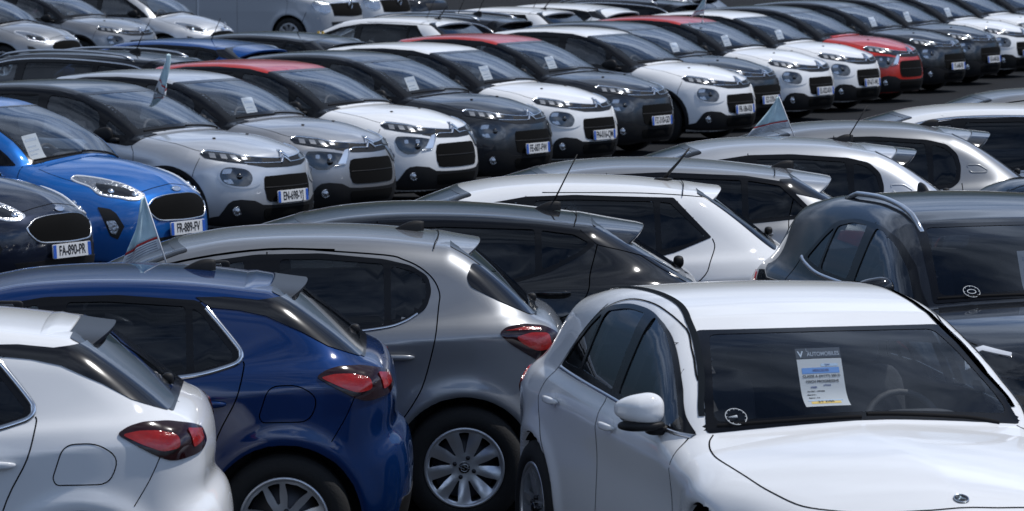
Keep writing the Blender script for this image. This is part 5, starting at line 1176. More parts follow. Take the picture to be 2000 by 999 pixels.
    cpoly(B, [(-1.52, .84, .95), (-1.62, .80, .98), (-1.76, .68, .98), (-1.82, .58, .95), (-1.82, .58, .86), (-1.66, .78, .86)], 'tail_lamp', M_RED, root, RC, -1, .006, .010, .02); plate(root, B, '', .72, False)
    wheels(root, M, 'five'); cabin(root, M, B); wipers(root, B, ws, .68, ((.60, -.02), (-.06, -.60)))
    return root, B, M, ws

def car_mouth(pm, txt=None):
    M = MD['mouth']; root = empty('parked_car'); B = Body(M)
    fr = [(.68, 1.0), (.58, 1.07), (.35, 1.21), (.12, 1.305), (-.14, 1.345), (-.14, .975)]
    rr = [(-.25, 1.352), (-.55, 1.35), (-.90, 1.32), (-1.02, 1.06), (-.24, .98)]
    side = [('side_window', rounded(fr, .02), 0), ('side_window', rounded(rr, .03), 1)]
    dlo = rounded([(.88, .935), (.78, 1.02), (.60, 1.13), (.36, 1.25), (.10, 1.335), (-.2, 1.378), (-.6, 1.38), (-.95, 1.345), (-1.15, 1.10), (-.9, 1.01), (-.4, .955), (.1, .94), (.5, .93)], .02)
    ws = screens(root, M, B, .65, .55, inset=.03); rw = screens(root, M, B, .58, .54, False, .0, inset=.05)
    back = [(-.9, 1.37), (-1.17, 1.10), (-1.13, .95), (-1.06, .78), (-.96, .55), (-.93, .27)]
    bon = [(1.0, -.68), (1.2, -.72), (1.45, -.70), (1.7, -.60), (1.86, -.42), (1.90, 0), (1.86, .42), (1.7, .60), (1.45, .70), (1.2, .72), (1.0, .68)]
    finish(root, M, B, .022, pm, side, ws, rw, dlo, doors_regions(M, .95, -.195, -.9, (1.372, 1.36), back=back) + [('bonnet', PT, bon, None, -.45)])
    gap(root, B, [(-.19, 1.36), (-.19, .9), (-.19, .27)]); gap(root, B, [(.92, .93), (.95, .8), (.93, .5), (.91, .27)])
    strip(B, PT, cat([(1.04, -.67), (1.2, -.71), (1.45, -.69), (1.7, -.59), (1.85, -.42), (1.895, -.2), (1.905, 0), (1.895, .2), (1.85, .42), (1.7, .59), (1.45, .69), (1.2, .71), (1.04, .67)], 5), .006, 'panel_gap', M_GAP, root, .0012, .003)
    hl = [(1.362, .662, .838), (1.38, .605, .858), (1.569, .506, .832), (1.747, .429, .782), (1.875, .392, .722), (1.909, .39, .696), (1.897, .463, .666), (1.842, .534, .668), (1.79, .571, .683), (1.66, .675, .712), (1.55, .668, .775), (1.429, .678, .812)]
    cpoly(B, hl, 'headlamp', M_LEN, root, FC, 1, .005, .010, .006); cstrip(B, hl + hl[:1], .013, 'light_strip', M_LED, root, FC, 1, .010, .010, sm=3)
    sh = lambda pts, k: [tuple(np.array(p) * (1 - k) + np.mean(np.array(pts), 0) * k) for p in pts]
    inn = [(1.56, .60, .800), (1.747, .47, .762), (1.86, .42, .708), (1.88, .43, .690), (1.842, .51, .688), (1.79, .56, .698), (1.67, .64, .722), (1.60, .64, .768)]
    cpoly(B, inn, 'lamp_lens', M_DKL, root, FC, 1, .008, .008, .01)
    for y, z, r in ((.455, .705, .030), (.59, .735, .030)):
        for sy in (1, -1):
            P, _ = B.ray(np.array([[2.9, sy * y, z]]), np.array([[-1., 0, 0]]), 3., 100)
            v, f = g_lathe_y([(.0001, .014), (r * .6, .011), (r * .9, .004), (r, -.01)], 20); o = mk('lamp_lens', [(p[1], p[0], p[2]) for p in v], [q[::-1] for q in f], M_CHR, root); o.location = (P[0, 0] + .008, sy * y, z); o.rotation_euler = (0, R(-25), sy * R(28))
    mouth = [(-.43, .60), (-.33, .665), (-.18, .690), (0, .695), (.18, .690), (.33, .665), (.43, .60), (.42, .56), (.34, .495), (0, .482), (-.34, .495), (-.42, .56)]
    patch(B, FC, fy(B, mouth), 'grille', M_GAP, root, .004, .008, scale=.8)
    mm = fy(B, [(.43, .61), (.42, .56), (.34, .495), (.17, .485), (0, .482), (-.17, .485), (-.34, .495), (-.42, .56), (-.43, .61)]); strip(B, FC, cat(mm, 3), .016, 'chrome_strip', M_SAT, root, .010, .012, scale=.8)
    mm = fy(B, [(-.43, .61), (-.33, .668), (-.18, .693), (0, .698), (.18, .693), (.33, .668), (.43, .61)]); strip(B, FC, cat(mm, 3), .006, 'chrome_strip', M_SAT, root, .008, .010, scale=.8)
    P, _ = B.ray(np.array([[2.9, 0, .738]]), np.array([[-1., 0, 0]]), 3., 100)
    pts = [(0, .058 * math.cos(a), .024 * math.sin(a)) for a in np.linspace(0, 2 * math.pi, 33)]
    v, f = g_tube(pts, .004, 6, False); o = mk('oval_emblem', v, f, M_CHR, root); o.location = (P[0, 0] + .010, 0, .738); o.rotation_euler = (0, R(-40), 0)
    v, f = g_box(0, 0, 0, .006, .112, .044, .45, seg=4); mk('emblem_disc', v, f, M_SAT, o); 
    fog = [(1.672, .737, .615), (1.76, .68, .598), (1.80, .65, .56), (1.862, .620, .452), (1.823, .663, .345), (1.776, .706, .375)]
    cpoly(B, fog, 'fog_lamp_recess', M_BLK, root, FC, 1, .004, .008, .01)
    cpoly(B, [(1.745, .72, .50), (1.80, .67, .502), (1.83, .655, .44), (1.81, .675, .385), (1.78, .70, .40)], 'fog_lamp', M_LEN, root, FC, 1, .010, .010, .012)
    patch(B, FC, fy(B, [(-.55, .34), (0, .36), (.55, .34), (.50, .24), (0, .23), (-.50, .24)]), 'lower_grille', M_BLK, root, .004, .008, scale=.8)
    handle(root, B, -1.0, .88, pm); handle(root, B, -.02, .86, pm); mirror_(root, M, B, .68, .97, pm, M_BLK)
    cpoly(B, [(-1.52, .84, 1.0), (-1.62, .80, 1.05), (-1.76, .68, 1.04), (-1.82, .58, 1.0), (-1.82, .58, .84), (-1.66, .78, .84)], 'tail_lamp', M_RED, root, RC, -1, .006, .010, .02); plate(root, B, '', .72, False)
    v, f = g_box(0, 0, 0, .02, .55, .13, .2); 
    wheels(root, M, 'five'); cabin(root, M, B); wipers(root, B, ws, .68, ((.60, -.02), (-.06, -.60))); return root, B, M, ws

def car_van(pm):
    M = MD['van']; root = empty('parked_van'); B = Body(M)
    fr = [(1.62, 1.25), (1.30, 1.55), (1.08, 1.70), (.45, 1.72), (.45, 1.22)]
    side = [('side_window', rounded(fr, .03), 0)]
    ws = screens(root, M, B, .80, .72, inset=.04); rw = screens(root, M, B, .78, .76, False, .02, v1=.6, inset=.05)
    finish(root, M, B, .030, pm, side, ws, rw, rounded([(1.70, 1.20), (1.34, 1.57), (1.08, 1.75), (.40, 1.77), (.40, 1.17)], .02), doors_regions(M, 1.5, .35, 0, (1.78, 1.7), back=[(-.6, 1.85), (-.6, .3)]))
    gap(root, B, [(1.5, 1.2), (1.52, .9), (1.46, .3)]); gap(root, B, [(.35, 1.80), (.35, .3)]); gap(root, B, [(-.62, 1.80), (-.62, .8), (-.62, .3)])
    hl = [(2.05, .86, .98), (2.15, .80, 1.04), (2.30, .66, 1.02), (2.34, .60, .95), (2.36, .60, .80), (2.30, .70, .76), (2.14, .84, .82)]
    cpoly(B, hl, 'headlamp', M_LEN, root, FC, 1, .006, .010, .03)
    patch(B, FC, fy(B, [(-.56, .96), (0, .99), (.56, .96), (.54, .72), (0, .70), (-.54, .72)]), 'grille', M_GAP, root, .004, .008, scale=.8)
    patch(B, FC, fy(B, [(-.60, .60), (0, .62), (.60, .60), (.56, .40), (0, .38), (-.56, .40)]), 'lower_grille', M_BLK, root, .004, .008, scale=.8)
    strip(B, FC, fy(B, [(y, .985 - .03 * y * y) for y in np.linspace(-.55, .55, 11)]), .03, 'chrome_strip', M_SAT, root, .012, .012, scale=.8)
    diamond(root, (B.ray(np.array([[2.9, 0, .92]]), np.array([[-1., 0, 0]]), 3., 100)[0][0, 0] + .03, 0, .92), .11)
    mirror_(root, M, B, 1.35, 1.22, pm); wheels(root, M, 'hub'); cabin(root, M, B, 1); wipers(root, B, ws, .8, ((.66, -.02), (-.06, -.70))); return root, B, M, ws
def diamond(root, loc, s):
    o_ = [(0, s, 0), (s * .62, 0, 0), (0, -s, 0), (-s * .62, 0, 0)]
    P = [(0, a[0], a[1]) for a in o_]; v, f = g_tube(P + P[:2], s * .16, 4, False); o = mk('diamond_emblem', v, f, M_CHR, root); o.location = loc; return o
# ------------------------------------------------------------------ ground
def g_plane(x0, y0, x1, y1, z): return [(x0, y0, z), (x1, y0, z), (x1, y1, z), (x0, y1, z)], [(0, 1, 2, 3)]
asp = mat('asphalt', (.018, .019, .021), .95, spec=.1, bump=.5, bscale=60, var=.35, vscale=.6)
v, f = g_plane(-900, -900, 900, 1200, 0); tag(mk('ground', v, f, asp, smooth=False), kind='structure')
# ------------------------------------------------------------------ paints
WHITE = paint('paint_white', (.73, .74, .75), 0, .35); NAVY = paint('paint_navy', (.002, .020, .092), .2, .3); SKYB = paint('paint_blue', (.006, .10, .36), .25, .3)
GREY = paint('paint_grey', (.23, .24, .255), .75, .3); MID = paint('paint_mid_grey', (.25, .26, .275), .75, .3); DARK = paint('paint_dark_grey', (.018, .020, .024), .45, .3)
BLACK = paint('paint_black', (.008, .009, .011), .2, .25); SILVER = paint('paint_silver', (.47, .49, .52), .7, .3); SAND = paint('paint_warm_silver', (.30, .31, .33), .7, .3)
REDP = paint('paint_red', (.42, .020, .011), .1, .3); INDIGO = paint('paint_indigo', (.012, .016, .030), .4, .3)
ROOFP = paint('paint_roof', (.5, .5, .5), .0, .3); BODYP = paint('paint_body', (.5, .5, .5), .1, .3)

def copy_tree(o, parent=None):
    c = o.copy(); COL.objects.link(c); c.parent = parent
    for ch in o.children: copy_tree(ch, c)
    return c
def repaint(o, mp):
    for c in [o] + list(o.children_recursive):
        if c.type == 'MESH' and c.data.materials and c.data.materials[0] in mp:
            c.material_slots[0].link = 'OBJECT'; c.material_slots[0].material = mp[c.data.materials[0]]
def xf(o, x, y, az): o.location = (x, y, 0); o.rotation_euler = (0, 0, R(90 - az))
PROTO = {}; USED = {}
FN = dict(hatch=car_hatch, round=car_round, compact=car_compact, angular=car_angular, curvy=car_curvy, estate=car_estate, premium=car_premium, crossover=car_crossover, mouth=car_mouth, van=car_van,
          arched=lambda p: car_compact(p, False), chevron=lambda p: car_chevron(p, 'old', ROOFP), facelift=lambda p: car_chevron(p, 'new', ROOFP))
CAR = {}
def car(key, model, x, y, az, body, label, group, roof=None, name=None):
    if model not in PROTO: PROTO[model] = FN[model](BODYP); o = PROTO[model][0]; USED[model] = False
    root, B, M, ws = PROTO[model]
    if not USED[model]: USED[model] = True; o = root; PROTO[model] = (root, B, M, ws); CAR[key] = (o, B, M, ws); o['_k'] = 1; del o['_k']
    else: o = copy_tree(CLEAN[model]) if model in CLEAN else copy_tree(root); CAR[key] = (o, B, M, ws)
    xf(o, x, y, az); repaint(o, {BODYP: body, ROOFP: roof or body}); tag(o, label, 'van' if model == 'van' else 'car', group); return o
CLEAN = {}
RA, RB, RC_, RD, RE = 'cars parked side by side with their tails to the right', 'cars parked nose out in the right foreground', 'small cars parked nose out in the long row', 'cars parked behind the long row, roofs showing', 'vehicles parked nose out in the farthest row'
car('A1', 'hatch', -3.084, 20.172, -92, WHITE, 'white hatchback cut off by the bottom left corner, dark lip on its roof spoiler', RA)
car('A2', 'hatch', -2.354, 22.466, -92, NAVY, 'navy blue hatchback with bright chrome line under its dark rear windows', RA)
car('A3', 'round', -1.526, 24.566, -92, GREY, 'grey hatchback with nine spoke alloy wheel and rounded rear side window', RA)
car('A4', 'compact', -1.004, 27.000, -92, BLACK, 'black hatchback between the grey one with the spoked wheel and the white angular one', RA)
car('A5', 'angular', -0.137, 29.200, -92, WHITE, 'white hatchback with angular rear quarter window and thick roof aerial', RA)
car('A6', 'arched', 0.373, 31.500, -92, MID, 'grey hatchback with black rear pillar just behind the white angular hatchback', RA)
car('A7', 'curvy', 1.448, 33.800, -92, SILVER, 'silver hatchback with a dent shaped crease on its rear pillar', RA)
car('A8', 'curvy', 2.217, 36.200, -92, MID, 'mid grey hatchback with creased rear pillar, a flag clipped to its front', RA)
car('A9', 'estate', 3.411, 38.990, -92, WHITE, 'long white car with chrome line round its side windows, right edge', RA)
car('A10', 'round', 4.335, 41.776, -92, GREY, 'grey car of which only roof and thin aerial show behind the long white one', RA)
car('A11', 'hatch', 5.555, 43.553, -92, MID, 'last light grey roof of the tail-right row at the right edge', RA)
car('B1', 'premium', 1.289, 21.002, 164.9, WHITE, 'large white hatchback facing the viewer, bottom right, price sheet in windscreen', RB)
car('B2', 'crossover', 2.622, 25.6, 164.9, paint('paint_slate', (.011, .013, .017), .3, .3), 'dark grey crossover with silver roof rails behind the big white hatchback', RB)
car('B3', 'premium', 4.006, 29.3, 164.9, DARK, 'dark car with only its roof edge showing at the right border', RB)
CP = [('C0', 'mouth', -5.282, 37.907, INDIGO, None, 'dark indigo hatchback with plate FA-890-PR at the left edge', 'FA-890-PR'),
 ('C1', 'mouth', -4.54, 40.386, SKYB, None, 'bright blue hatchback with plate FR-889-FV', 'FR-889-FV'),
 ('C2', 'chevron', -3.833, 44.272, SILVER, DARK, 'silver hatchback with plate EN-698-YJ and dark roof', 'EN-698-YJ'),
 ('C3', 'facelift', -3.126, 46.75, SAND, SILVER, 'grey beige hatchback without a plate, pale silver roof', None),
 ('C4', 'facelift', -2.334, 49.473, WHITE, REDP, 'white hatchback without a plate, red roof', None),
 ('C5', 'chevron', -1.534, 52.282, DARK, DARK, 'dark grey hatchback with plate FE-607-FW', 'FE-607-FW'),
 ('C6', 'chevron', -.754, 55.077, WHITE, WHITE, 'white hatchback with plate FN-016-QM and white roof', 'FN-016-QM'),
 ('C7', 'chevron', .015, 58.45, DARK, REDP, 'dark grey hatchback with red roof and plate FZ-310-GD', 'FZ-310-GD'),
 ('C8', 'chevron', 1.174, 61.406, WHITE, WHITE, 'white hatchback right behind the dark one with the red roof', 'FR-186-KB'),
 ('C9', 'chevron', 1.658, 64.1, BLACK, DARK, 'black hatchback squeezed between two white ones, flag in front of its plate', 'EZ-370-LF'),
 ('C10', 'chevron', 2.569, 66.9, WHITE, REDP, 'white hatchback with red roof in the far half of the long row', 'EL-022-KN'),
 ('C11', 'chevron', 3.446, 69.768, WHITE, WHITE, 'white hatchback directly in front of the red bonnet', 'EP-671-WL'),
 ('C12', 'facelift', 4.329, 72.8, REDP, DARK, 'red hatchback with dark roof, the only red body in the row', None),
 ('C13', 'chevron', 5.309, 76.2, BLACK, DARK, 'black hatchback right behind the red one', 'FL-648-FB'),
 ('C14', 'chevron', 6.187, 79.2, BLACK, DARK, 'black hatchback second behind the red one, in front of the far white bonnet', 'EX-640-SR'),
 ('C15', 'chevron', 7.092, 82.2, WHITE, DARK, 'white hatchback cut by the right edge high in the picture', 'FB-316-EC'),
 ('C16', 'chevron', 7.999, 85.3, WHITE, WHITE, 'white hatchback in the upper right corner, only screen and bonnet showing', None),
 ('C17', 'facelift', 8.95, 88.4, DARK, DARK, 'dark car in the very top right corner', None)]
for k, m, x, y, b, r, lb, pl in CP:
    if m not in PROTO: PROTO[m] = FN[m](BODYP); CLEAN[m] = copy_tree(PROTO[m][0]); USED[m] = False
    car(k, m, x, y, 119, b, lb, RC_, r); o, B, M, ws = CAR[k]
    if pl: plate(o, B, pl, .43 if m != 'mouth' else .415, True, tilt=4)
car('D1', 'estate', -5.199, 52.319, -61, BLACK, 'black estate car with bright roof rail and window line at the left edge', RD)
car('D2', 'compact', -4.413, 57.301, -61, paint('paint_deep_blue', (.003, .045, .19), .2, .3), 'blue car of which roof edge and side windows show, left of the red roof', RD)
car('D3', 'arched', -3.499, 60.0, -61, DARK, 'dark grey car right behind the blue one, roof and rear pillar showing', RD)
car('D4', 'angular', -1.975, 66.137, -61, WHITE, 'white car with a yellow tag in its front side window', RD)
car('D5', 'estate', -1.559, 68.0, -61, DARK, 'dark roofed car just behind the white one with the yellow tag', RD)
car('D6', 'angular', -.465, 71.6, -61, WHITE, 'white car, second white roof from the yellow tag', RD)
car('D7', 'compact', .305, 74.855, -61, WHITE, 'white car with small fin aerial, farthest of three white roofs', RD)
car('D8', 'estate', 1.248, 77.679, -61, BLACK, 'black car with a bright roof rail behind the farthest white roofs', RD)
car('D9', 'hatch', 2.163, 81.176, -61, WHITE, 'white tail at the top edge, left of the small far flag', RD)
for k, nm_ in (('A1', 'roof_antenna'), ('A9', 'roof_rail')):
    for c_ in list(CAR[k][0].children):
        if c_.name.startswith(nm_): bpy.data.objects.remove(c_)
car('E1', 'mouth', -9.25, 80.6, 119, MID, 'grey car at the top left corner, clear headlamp showing', RE)
car('E2', 'chevron', -8.199, 83.178, 119, GREY, 'grey hatchback with chevron nose in the far left row', RE, GREY)
car('E3', 'mouth', -6.935, 85.9, 119, SILVER, 'silver car with a diamond badge beside the pale grey van', RE)
car('E4', 'van', -5.359, 95.612, 119, paint('paint_van_grey', (.40, .42, .45)), 'pale grey van with wheel arch and diamond badge at the top edge', RE)
car('E5', 'van', -4.45, 98.6, 119, WHITE, 'white van with black grille, right of the pale grey van', RE)
car('E6', 'crossover', -3.4, 101.6, 119, BLACK, 'black vehicle beyond the vans at the top edge', RE)
for m in CLEAN:
    for c in list(CLEAN[m].children_recursive) + [CLEAN[m]]: bpy.data.objects.remove(c)

# ------------------------------------------------------------------ things on and in the cars
def local(key, p):
    o = CAR[key][0]; m = Matrix.Translation(o.location) @ Matrix.Rotation(o.rotation_euler.z, 4, 'Z'); return m @ Vector(p), o.rotation_euler.z
def place(o, key, p): w_, rz = local(key, p); o.location = w_; o.rotation_euler = (0, 0, rz); return o
SHEET = {}
def sheet_mesh(key, yc, v0, wd, ht, s0=0.):
    """price sheet hanging just inside the windscreen; its foot curls on to the dashboard"""
    o, B, M, ws = CAR[key]; pj = ws[0]; ck = (id(B), yc, v0, wd, ht)
    if ck in SHEET: return SHEET[ck]
    nx, ny = 8, 16; uv = np.array([(yc - wd / 2 + wd * i / nx, v0) for i in range(nx + 1)]); O, D = pj.rays(uv); T, h = B.ray(O, D); T = T - B.normal(T) * .012; rows = []
    for j in range(ny + 1):                       # taped at the top edge, hanging straight down, foot curling forward
        s = (1 - j / ny) * ht + s0; dx = dz = 0.; m_ = 24
        for q_ in range(m_):
            u_ = (q_ + .5) / m_ * s; a_ = R(26) + R(44) * max(0, (u_ - s0) / ht - .55) / .45; dx += math.sin(a_) * s / m_; dz -= math.cos(a_) * s / m_
        rows.append(T + np.array([dx, 0, dz]))
    P = np.concatenate(rows)
    c = P.mean(0); F = [(j * (nx + 1) + i, j * (nx + 1) + i + 1, (j + 1) * (nx + 1) + i + 1, (j + 1) * (nx + 1) + i) for j in range(ny) for i in range(nx)]
    SHEET[ck] = (P, c, F, nx, ny); return SHEET[ck]
def quad_on(S, u0, u1, t0, t1, lift, n=4):
    P, c, F, nx, ny = S; G = P.reshape(ny + 1, nx + 1, 3)
    def at(u, t):
        a, b = u * nx, t * ny; i, j = min(int(a), nx - 1), min(int(b), ny - 1); a -= i; b -= j
        return (G[j, i] * (1 - a) + G[j, i + 1] * a) * (1 - b) + (G[j + 1, i] * (1 - a) + G[j + 1, i + 1] * a) * b
    nrm = np.cross(G[0, -1] - G[0, 0], G[-1, 0] - G[0, 0]); nrm /= np.linalg.norm(nrm)
    vs = []; fs = []
    for k in range(n + 1):
        for l in range(n + 1): vs.append(at(u0 + (u1 - u0) * l / n, t0 + (t1 - t0) * k / n) + nrm * lift - c)
    for k in range(n):
        for l in range(n): q = k * (n + 1) + l; fs.append((q, q + 1, q + n + 2, q + n + 1))
    return vs, fs
def sheet(key, yc, v0, label, wd=.20, ht=.29, rich=False):
    S = sheet_mesh(key, yc, v0, wd, ht, .052 if rich else 0.); P, c, F, nx, ny = S
    o = mk('price_sheet', P - c, F, M_PAP); place(o, key, tuple(c)); tag(o, label, 'paper', 'price sheets behind windscreens')
    if rich:
        for nm, m_, r in [('blue_heading', mat('heading_blue', (.10, .26, .60), .6), (.08, .92, .72, .83)), ('price_band', M_YEL, (.16, .82, .085, .15)), ('print_frame', mat('pale_blue_print', (.42, .55, .70), .6), (.52, .90, .85, .90)), ('print_frame', mat('pale_blue_print'), (.10, .88, .165, .185))]:
            v, f = quad_on(S, r[0], r[1], r[2], r[3], .0012); mk(nm, v, f, m_, o)
        G = P.reshape(ny + 1, nx + 1, 3); ux = G[6, -1] - G[6, 0]; uy = G[-1, 4] - G[3, 4]; ux /= np.linalg.norm(ux); uy /= np.linalg.norm(uy); nz = np.cross(ux, uy); uy = np.cross(nz, ux)
        rot = Matrix([ux, uy, nz]).transposed().to_euler()
        def tx(s, u, t, size, m_=M_INK, al='CENTER', sx=1.):
            a, b = u * nx, t * ny; i, j = min(int(a), nx - 1), min(int(b), ny - 1)
            p = quad_on(S, u, u, t, t, .0018, 1)[0][0]; return text_mesh('lettering', s, m_, o, size, tuple(p), rot, al, sx=sx, bold=.0004, ext=.0001)
        nv = mat('print_navy', (.02, .05, .20), .6)
        tx('MERCEDES', .5, .775, .0155, nv); tx('CLASSE A (W177) 200 D', .5, .665, .0165); tx('150CH PROGRESSIVE', .5, .565, .0165)
        tx('32 600', .48, .118, .021, sx=1.3); tx('DIESEL', .30, .46, .010, nv); tx('Date M.E.C. :  01/01/2020', .33, .38, .0075); tx('Kilometrage :', .22, .31, .0075); tx('Puissance :  5 ch', .26, .24, .0075); tx('OPTIONS', .60, .49, .008, nv); tx('TDW', .66, .875, .010, nv)
        # dark film pocket above the sheet with the dealer's name
        film = mat('dark_film', (.022, .03, .042), .35); 
        p0 = G[-1, 0]; p1 = G[-1, -1]; vs = [p0 + uy * .004 - c, p1 + uy * .004 - c, p1 + uy * .052 - c, p0 + uy * .052 - c]; mk('film_pocket', vs, [(0, 1, 2, 3)], film, o, smooth=False)
        pale = mat('pale_print', (.26, .30, .36), .5); mid = (p0 + p1) / 2 + uy * .022 + nz * .002 - c
        text_mesh('lettering', 'AUTOMOBILES', pale, o, .027, tuple(mid + ux * .022), rot, bold=.0006, sx=.82, ext=.0001); text_mesh('lettering', 'L.', pale, o, .02, tuple(mid - ux * .048 + uy * .020), rot, ext=.0001)
        q = mid - ux * .082; text_mesh('lettering', 'V', mat('pale_print2', (.45, .52, .6), .5), o, .040, tuple(q), rot, bold=.001, ext=.0001)
    else:
        gl = mat('grey_print', (.40, .44, .50), .6)
        for r in ((.12, .88, .80, .88), (.12, .70, .62, .66), (.12, .80, .50, .54), (.12, .60, .38, .42)): v, f = quad_on(S, *r, .0012, 2); mk('print_block', v, f, gl, o)
        v, f = quad_on(S, .15, .8, .10, .16, .0012, 2); mk('price_band', v, f, M_YEL, o)
    return o
sheet('B1', -.075, .625, 'white price sheet reading 32 600 in the windscreen of the large white hatchback', .205, .245, True)
sheet('B2', .0, .47, 'price sheet at the right border in the dark crossover windscreen', .20, .29)
nm = {'C1': 'the bright blue hatchback', 'C3': 'the grey beige hatchback with the pale roof', 'C5': 'the dark car with plate FE-607-FW', 'C6': 'the white car with plate FN-016-QM', 'C7': 'the dark car with the red roof', 'C9': 'the black car between two white ones', 'C10': 'the far white car with the red roof', 'C11': 'the white car in front of the red bonnet', 'C13': 'the black car right behind the red one', 'C14': 'the black car before the far white bonnet', 'C15': 'the white car cut by the right edge'}
for k, t in nm.items(): sheet(k, {'C1': -.36, 'C3': -.06, 'C5': -.27, 'C9': -.12, 'C10': -.24, 'C13': -.16, 'C14': -.27}.get(k, -.21), {'C1': .42, 'C6': .43, 'C9': .36, 'C11': .38, 'C14': .44}.get(k, .41), 'pale price sheet behind the windscreen of ' + t, .20, .30)

# stickers on the two near windscreens
def disc_sticker(key, y, v, r, label, dial):
    o, B, M, ws = CAR[key]; O, D = ws[0].rays(np.array([[y, v]])); P, _ = B.ray(O, D); N = B.normal(P)[0]; p = P[0] + N * .012
    rot = Vector(N).to_track_quat('Z', 'Y').to_matrix(); g = [g_tube([(r * math.cos(a), r * math.sin(a), 0) for a in np.linspace(0, 2 * math.pi, 33)], .0016, 4, False)]
    for k in range(12 if dial else 8):
        a = 2 * math.pi * k / (12 if dial else 8); g.append(g_tube([(r * .84 * math.cos(a), r * .84 * math.sin(a), 0), (r * (.97 if dial else .90) * math.cos(a), r * (.97 if dial else .90) * math.sin(a), 0)], .0018 if dial else .003, 4))
    if dial: g.append(g_tube([(-r * .72, -r * .05, 0), (0, 0, 0), (r * .1, r * .02, 0)], [.002, .006, .007], 6))
    else: g.append(g_tube([(r * .52 * math.cos(a), r * .36 * math.sin(a), 0) for a in np.linspace(0, 2 * math.pi, 25)], .0022, 4, False))
    v_, f_ = join_geo(g); m = rot
    up = Vector((-N[0] * N[2], 0, 1 - N[2] * N[2])).normalized(); rgt = Vector((0, 1, 0)); M3 = Matrix([rgt, up, Vector(N)]).transposed()
    s = mk('windscreen_sticker', [tuple(M3 @ Vector(q)) for q in v_], f_, mat('sticker_print', (.55, .58, .60), .5)); place(s, key, tuple(p)); tag(s, label, 'sticker'); return s
disc_sticker('B1', -.575, .155, .047, 'round dial sticker low in the left corner of the white hatchback windscreen', True)
disc_sticker('B2', -.46, .13, .045, 'faint oval sticker low in the left corner of the dark crossover windscreen', False)

def flag(key, base, top, spread, drop, label, seed, curl=0.):
    """window flag: white rod and a limp cloth that hangs from its upper half"""
    rnd = random.Random(seed); b, t = Vector(base), Vector(top); ax = t - b; root = empty('car_flag'); place(root, key, base); tag(root, label, 'flag', 'advertising flags clipped to car windows')
    v, f = g_tube([(0, 0, 0), tuple(ax * .5), tuple(ax)], [.0045, .004, .0035], 8); mk('flag_pole', v, f, mat('pole_white', (.75, .76, .78), .35), root)
    v, f = g_box(0, 0, -.01, .03, .02, .05, .3); mk('window_clip', v, f, mat('pole_white'), root)
    n, m = 22, 24; V = []; sp = Vector(spread)
    for j in range(m + 1):
        q = j / m                                   # along the pole, from the top down
        p0 = ax * (1.0 - .68 * q)
        for i in range(n + 1):
            u = i / n; L_ = .05 + .95 * q ** 1.05
            p = p0 + sp * (u * L_) + Vector((0, 0, -drop * u * L_ * (.55 + .45 * u))); rip = .018 * math.sin(9 * u + 3 * q + seed) * u + .010 * math.sin(17 * u - 5 * q + seed) * u
            p += Vector((0, 1, 0)) * rip + Vector((1, 0, 0)) * rip * .5; V.append(tuple(p))
    def part(name, m_, j0, j1, off=0):
        ids = range(j0 * (n + 1), (j1 + 1) * (n + 1)); vs = [(V[k][0], V[k][1] + off, V[k][2]) for k in ids]; fs = [(a * (n + 1) + i, a * (n + 1) + i + 1, (a + 1) * (n + 1) + i + 1, (a + 1) * (n + 1) + i) for a in range(j1 - j0) for i in range(n)]
        o = mk(name, vs, fs, m_, root); s_ = o.modifiers.new('thick', 'SOLIDIFY'); s_.thickness = .0012; return o
    cl = mat('flag_cloth', (.55, .72, .80), .75, var=.35, vscale=14)
    part('flag_cloth', cl, 0, 18); part('red_stripe', mat('flag_red', (.50, .04, .04), .7), 18, 19); part('flag_hem', mat('flag_white', (.66, .68, .70), .75), 19, 24)
    lv = []
    for r_ in (19.6, 20.6, 21.6, 22.6):
        a_ = int(r_); t_ = r_ - a_; row = []
        for i in range(2, n): p = [V[a_ * (n + 1) + i][k] * (1 - t_) + V[(a_ + 1) * (n + 1) + i][k] * t_ for k in range(3)]; row.append((p[0], p[1] + .002, p[2]))
        q = [(p[0], p[1], p[2] - .0035) for p in row]; N_ = len(row); lv.append((row + q, [(i, i + 1, N_ + i + 1, N_ + i) for i in range(N_ - 1)]))
    v, f = join_geo(lv); mk('printed_lines', v, f, mat('line_grey', (.16, .18, .22), .7), root)
    return root
flag('A3', (.236, .72, 1.29), (.361, .72, 1.685), (.21, .0, 0), .11, 'pale blue flag on a white rod between blue car and grey car roof, lower left', 1)
flag('C2', (.10, .64, 1.215), (.305, .64, 1.685), (.085, .0, 0), .14, 'narrow folded flag at the top of the silver hatchback windscreen', 4)
flag('A8', (.09, .66, 1.33), (.225, .66, 1.68), (.33, .0, 0), .07, 'wide pale blue flag in front of the black car plate, right of centre', 2)
flag('C10', (.30, -.3, 1.38), (.36, -.3, 1.72), (-.24, .0, 0), .06, 'small far flag above the red roof at the top edge', 3)

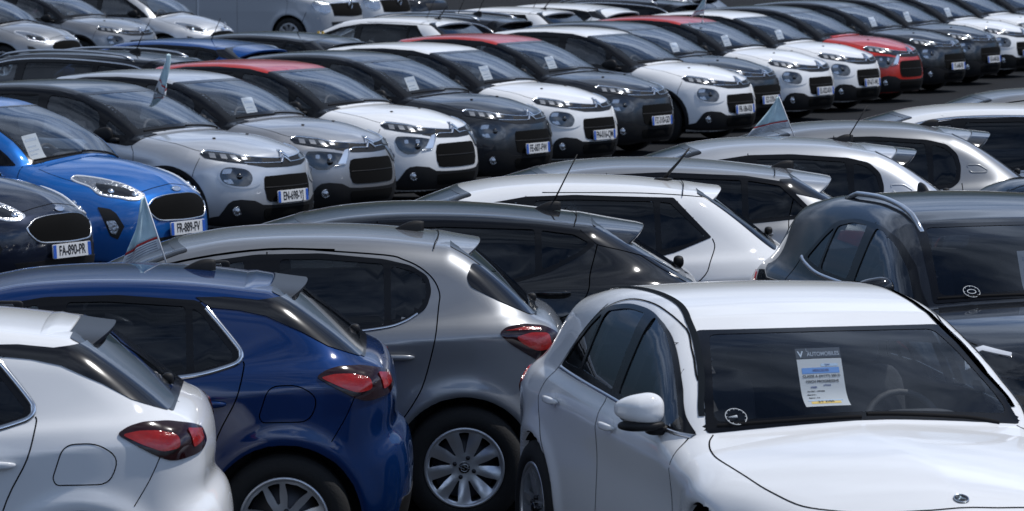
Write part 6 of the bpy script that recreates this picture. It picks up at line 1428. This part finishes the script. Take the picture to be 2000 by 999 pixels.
def window_box(key, p, label, lab=False):
    """small black key box hung on a front side window"""
    v, f = g_box(0, 0, 0, .155, .034, .120, .14, seg=2); o = mk('key_box', v, f, M_BLK); place(o, key, p); tag(o, label, 'box', 'key boxes hung on side windows')
    v, f = g_box(0, .020, .006, .075, .012, .085, .15, seg=1); mk('box_lid', v, f, M_GLB, o)
    wt = mat('box_print', (.6, .62, .64), .5); g = [g_tube([(.011 * math.cos(a), .028, .012 + .010 * math.sin(a)) for a in np.linspace(0, 2 * math.pi, 17)], .0035, 5, False), g_tube([(-.008, .028, .034), (0, .028, .024), (.008, .028, .034)], .002, 5)]
    v, f = join_geo(g); mk('box_emblem', v, f, wt, o)
    if lab: v, f = g_box(0, .027, -.022, .062, .003, .018, .1, seg=1); mk('box_label', v, f, mat('label_paper', (.6, .55, .42), .6), o)
    return o
window_box('A2', (.015, .715, 1.278), 'black key box with round white emblem on the navy car window', True)
window_box('A3', (.010, .700, 1.298), 'black key box with round white emblem on the grey car window')
v, f = join_geo([g_box(0, 0, -.03, .12, .02, .09, .12), g_box(-.035, 0, .035, .035, .02, .06, .12), g_box(.035, 0, .035, .035, .02, .06, .12)])
o = mk('yellow_tag', v, f, mat('tag_yellow', (.80, .50, .06), .5)); place(o, 'D4', (.40, .71, 1.20)); tag(o, 'yellow notched tag on the front side window of a far white car', 'tag')
# badges that sit on particular cars
diamond(CAR['E3'][0], (2.02, 0, .80), .06)
# aerial rods on some roofs of the rows
def rod(key, x, y, ln, lean=.5):
    o, B, M, ws = CAR[key]; P, _ = B.ray(np.array([[x, y, 2.6]]), np.array([[0, 0, -1.]])); z = P[0, 2]
    v, f = g_tube([(x, y, z), (x - ln * lean * .5, y, z + ln * .5), (x - ln * lean, y, z + ln)], [.006, .0042, .0035], 6); mk('antenna_rod', v, f, M_BLK, o)
rod('A4', -1.22, 0, .32); rod('A7', -.95, 0, .26, .6); rod('A10', -.7, 0, .24, .6); rod('D2', -.9, 0, .26); rod('D3', -.9, 0, .26); rod('D4', -.9, 0, .26); rod('D6', -.9, 0, .2); rod('D5', -.9, 0, .26)
for k in ('A4', 'A6', 'A7', 'A8'): o, B, M, ws = CAR[k]; fin(o, M, B, {'A4': -1.20, 'A6': -1.43, 'A7': -.92, 'A8': -.98}[k])
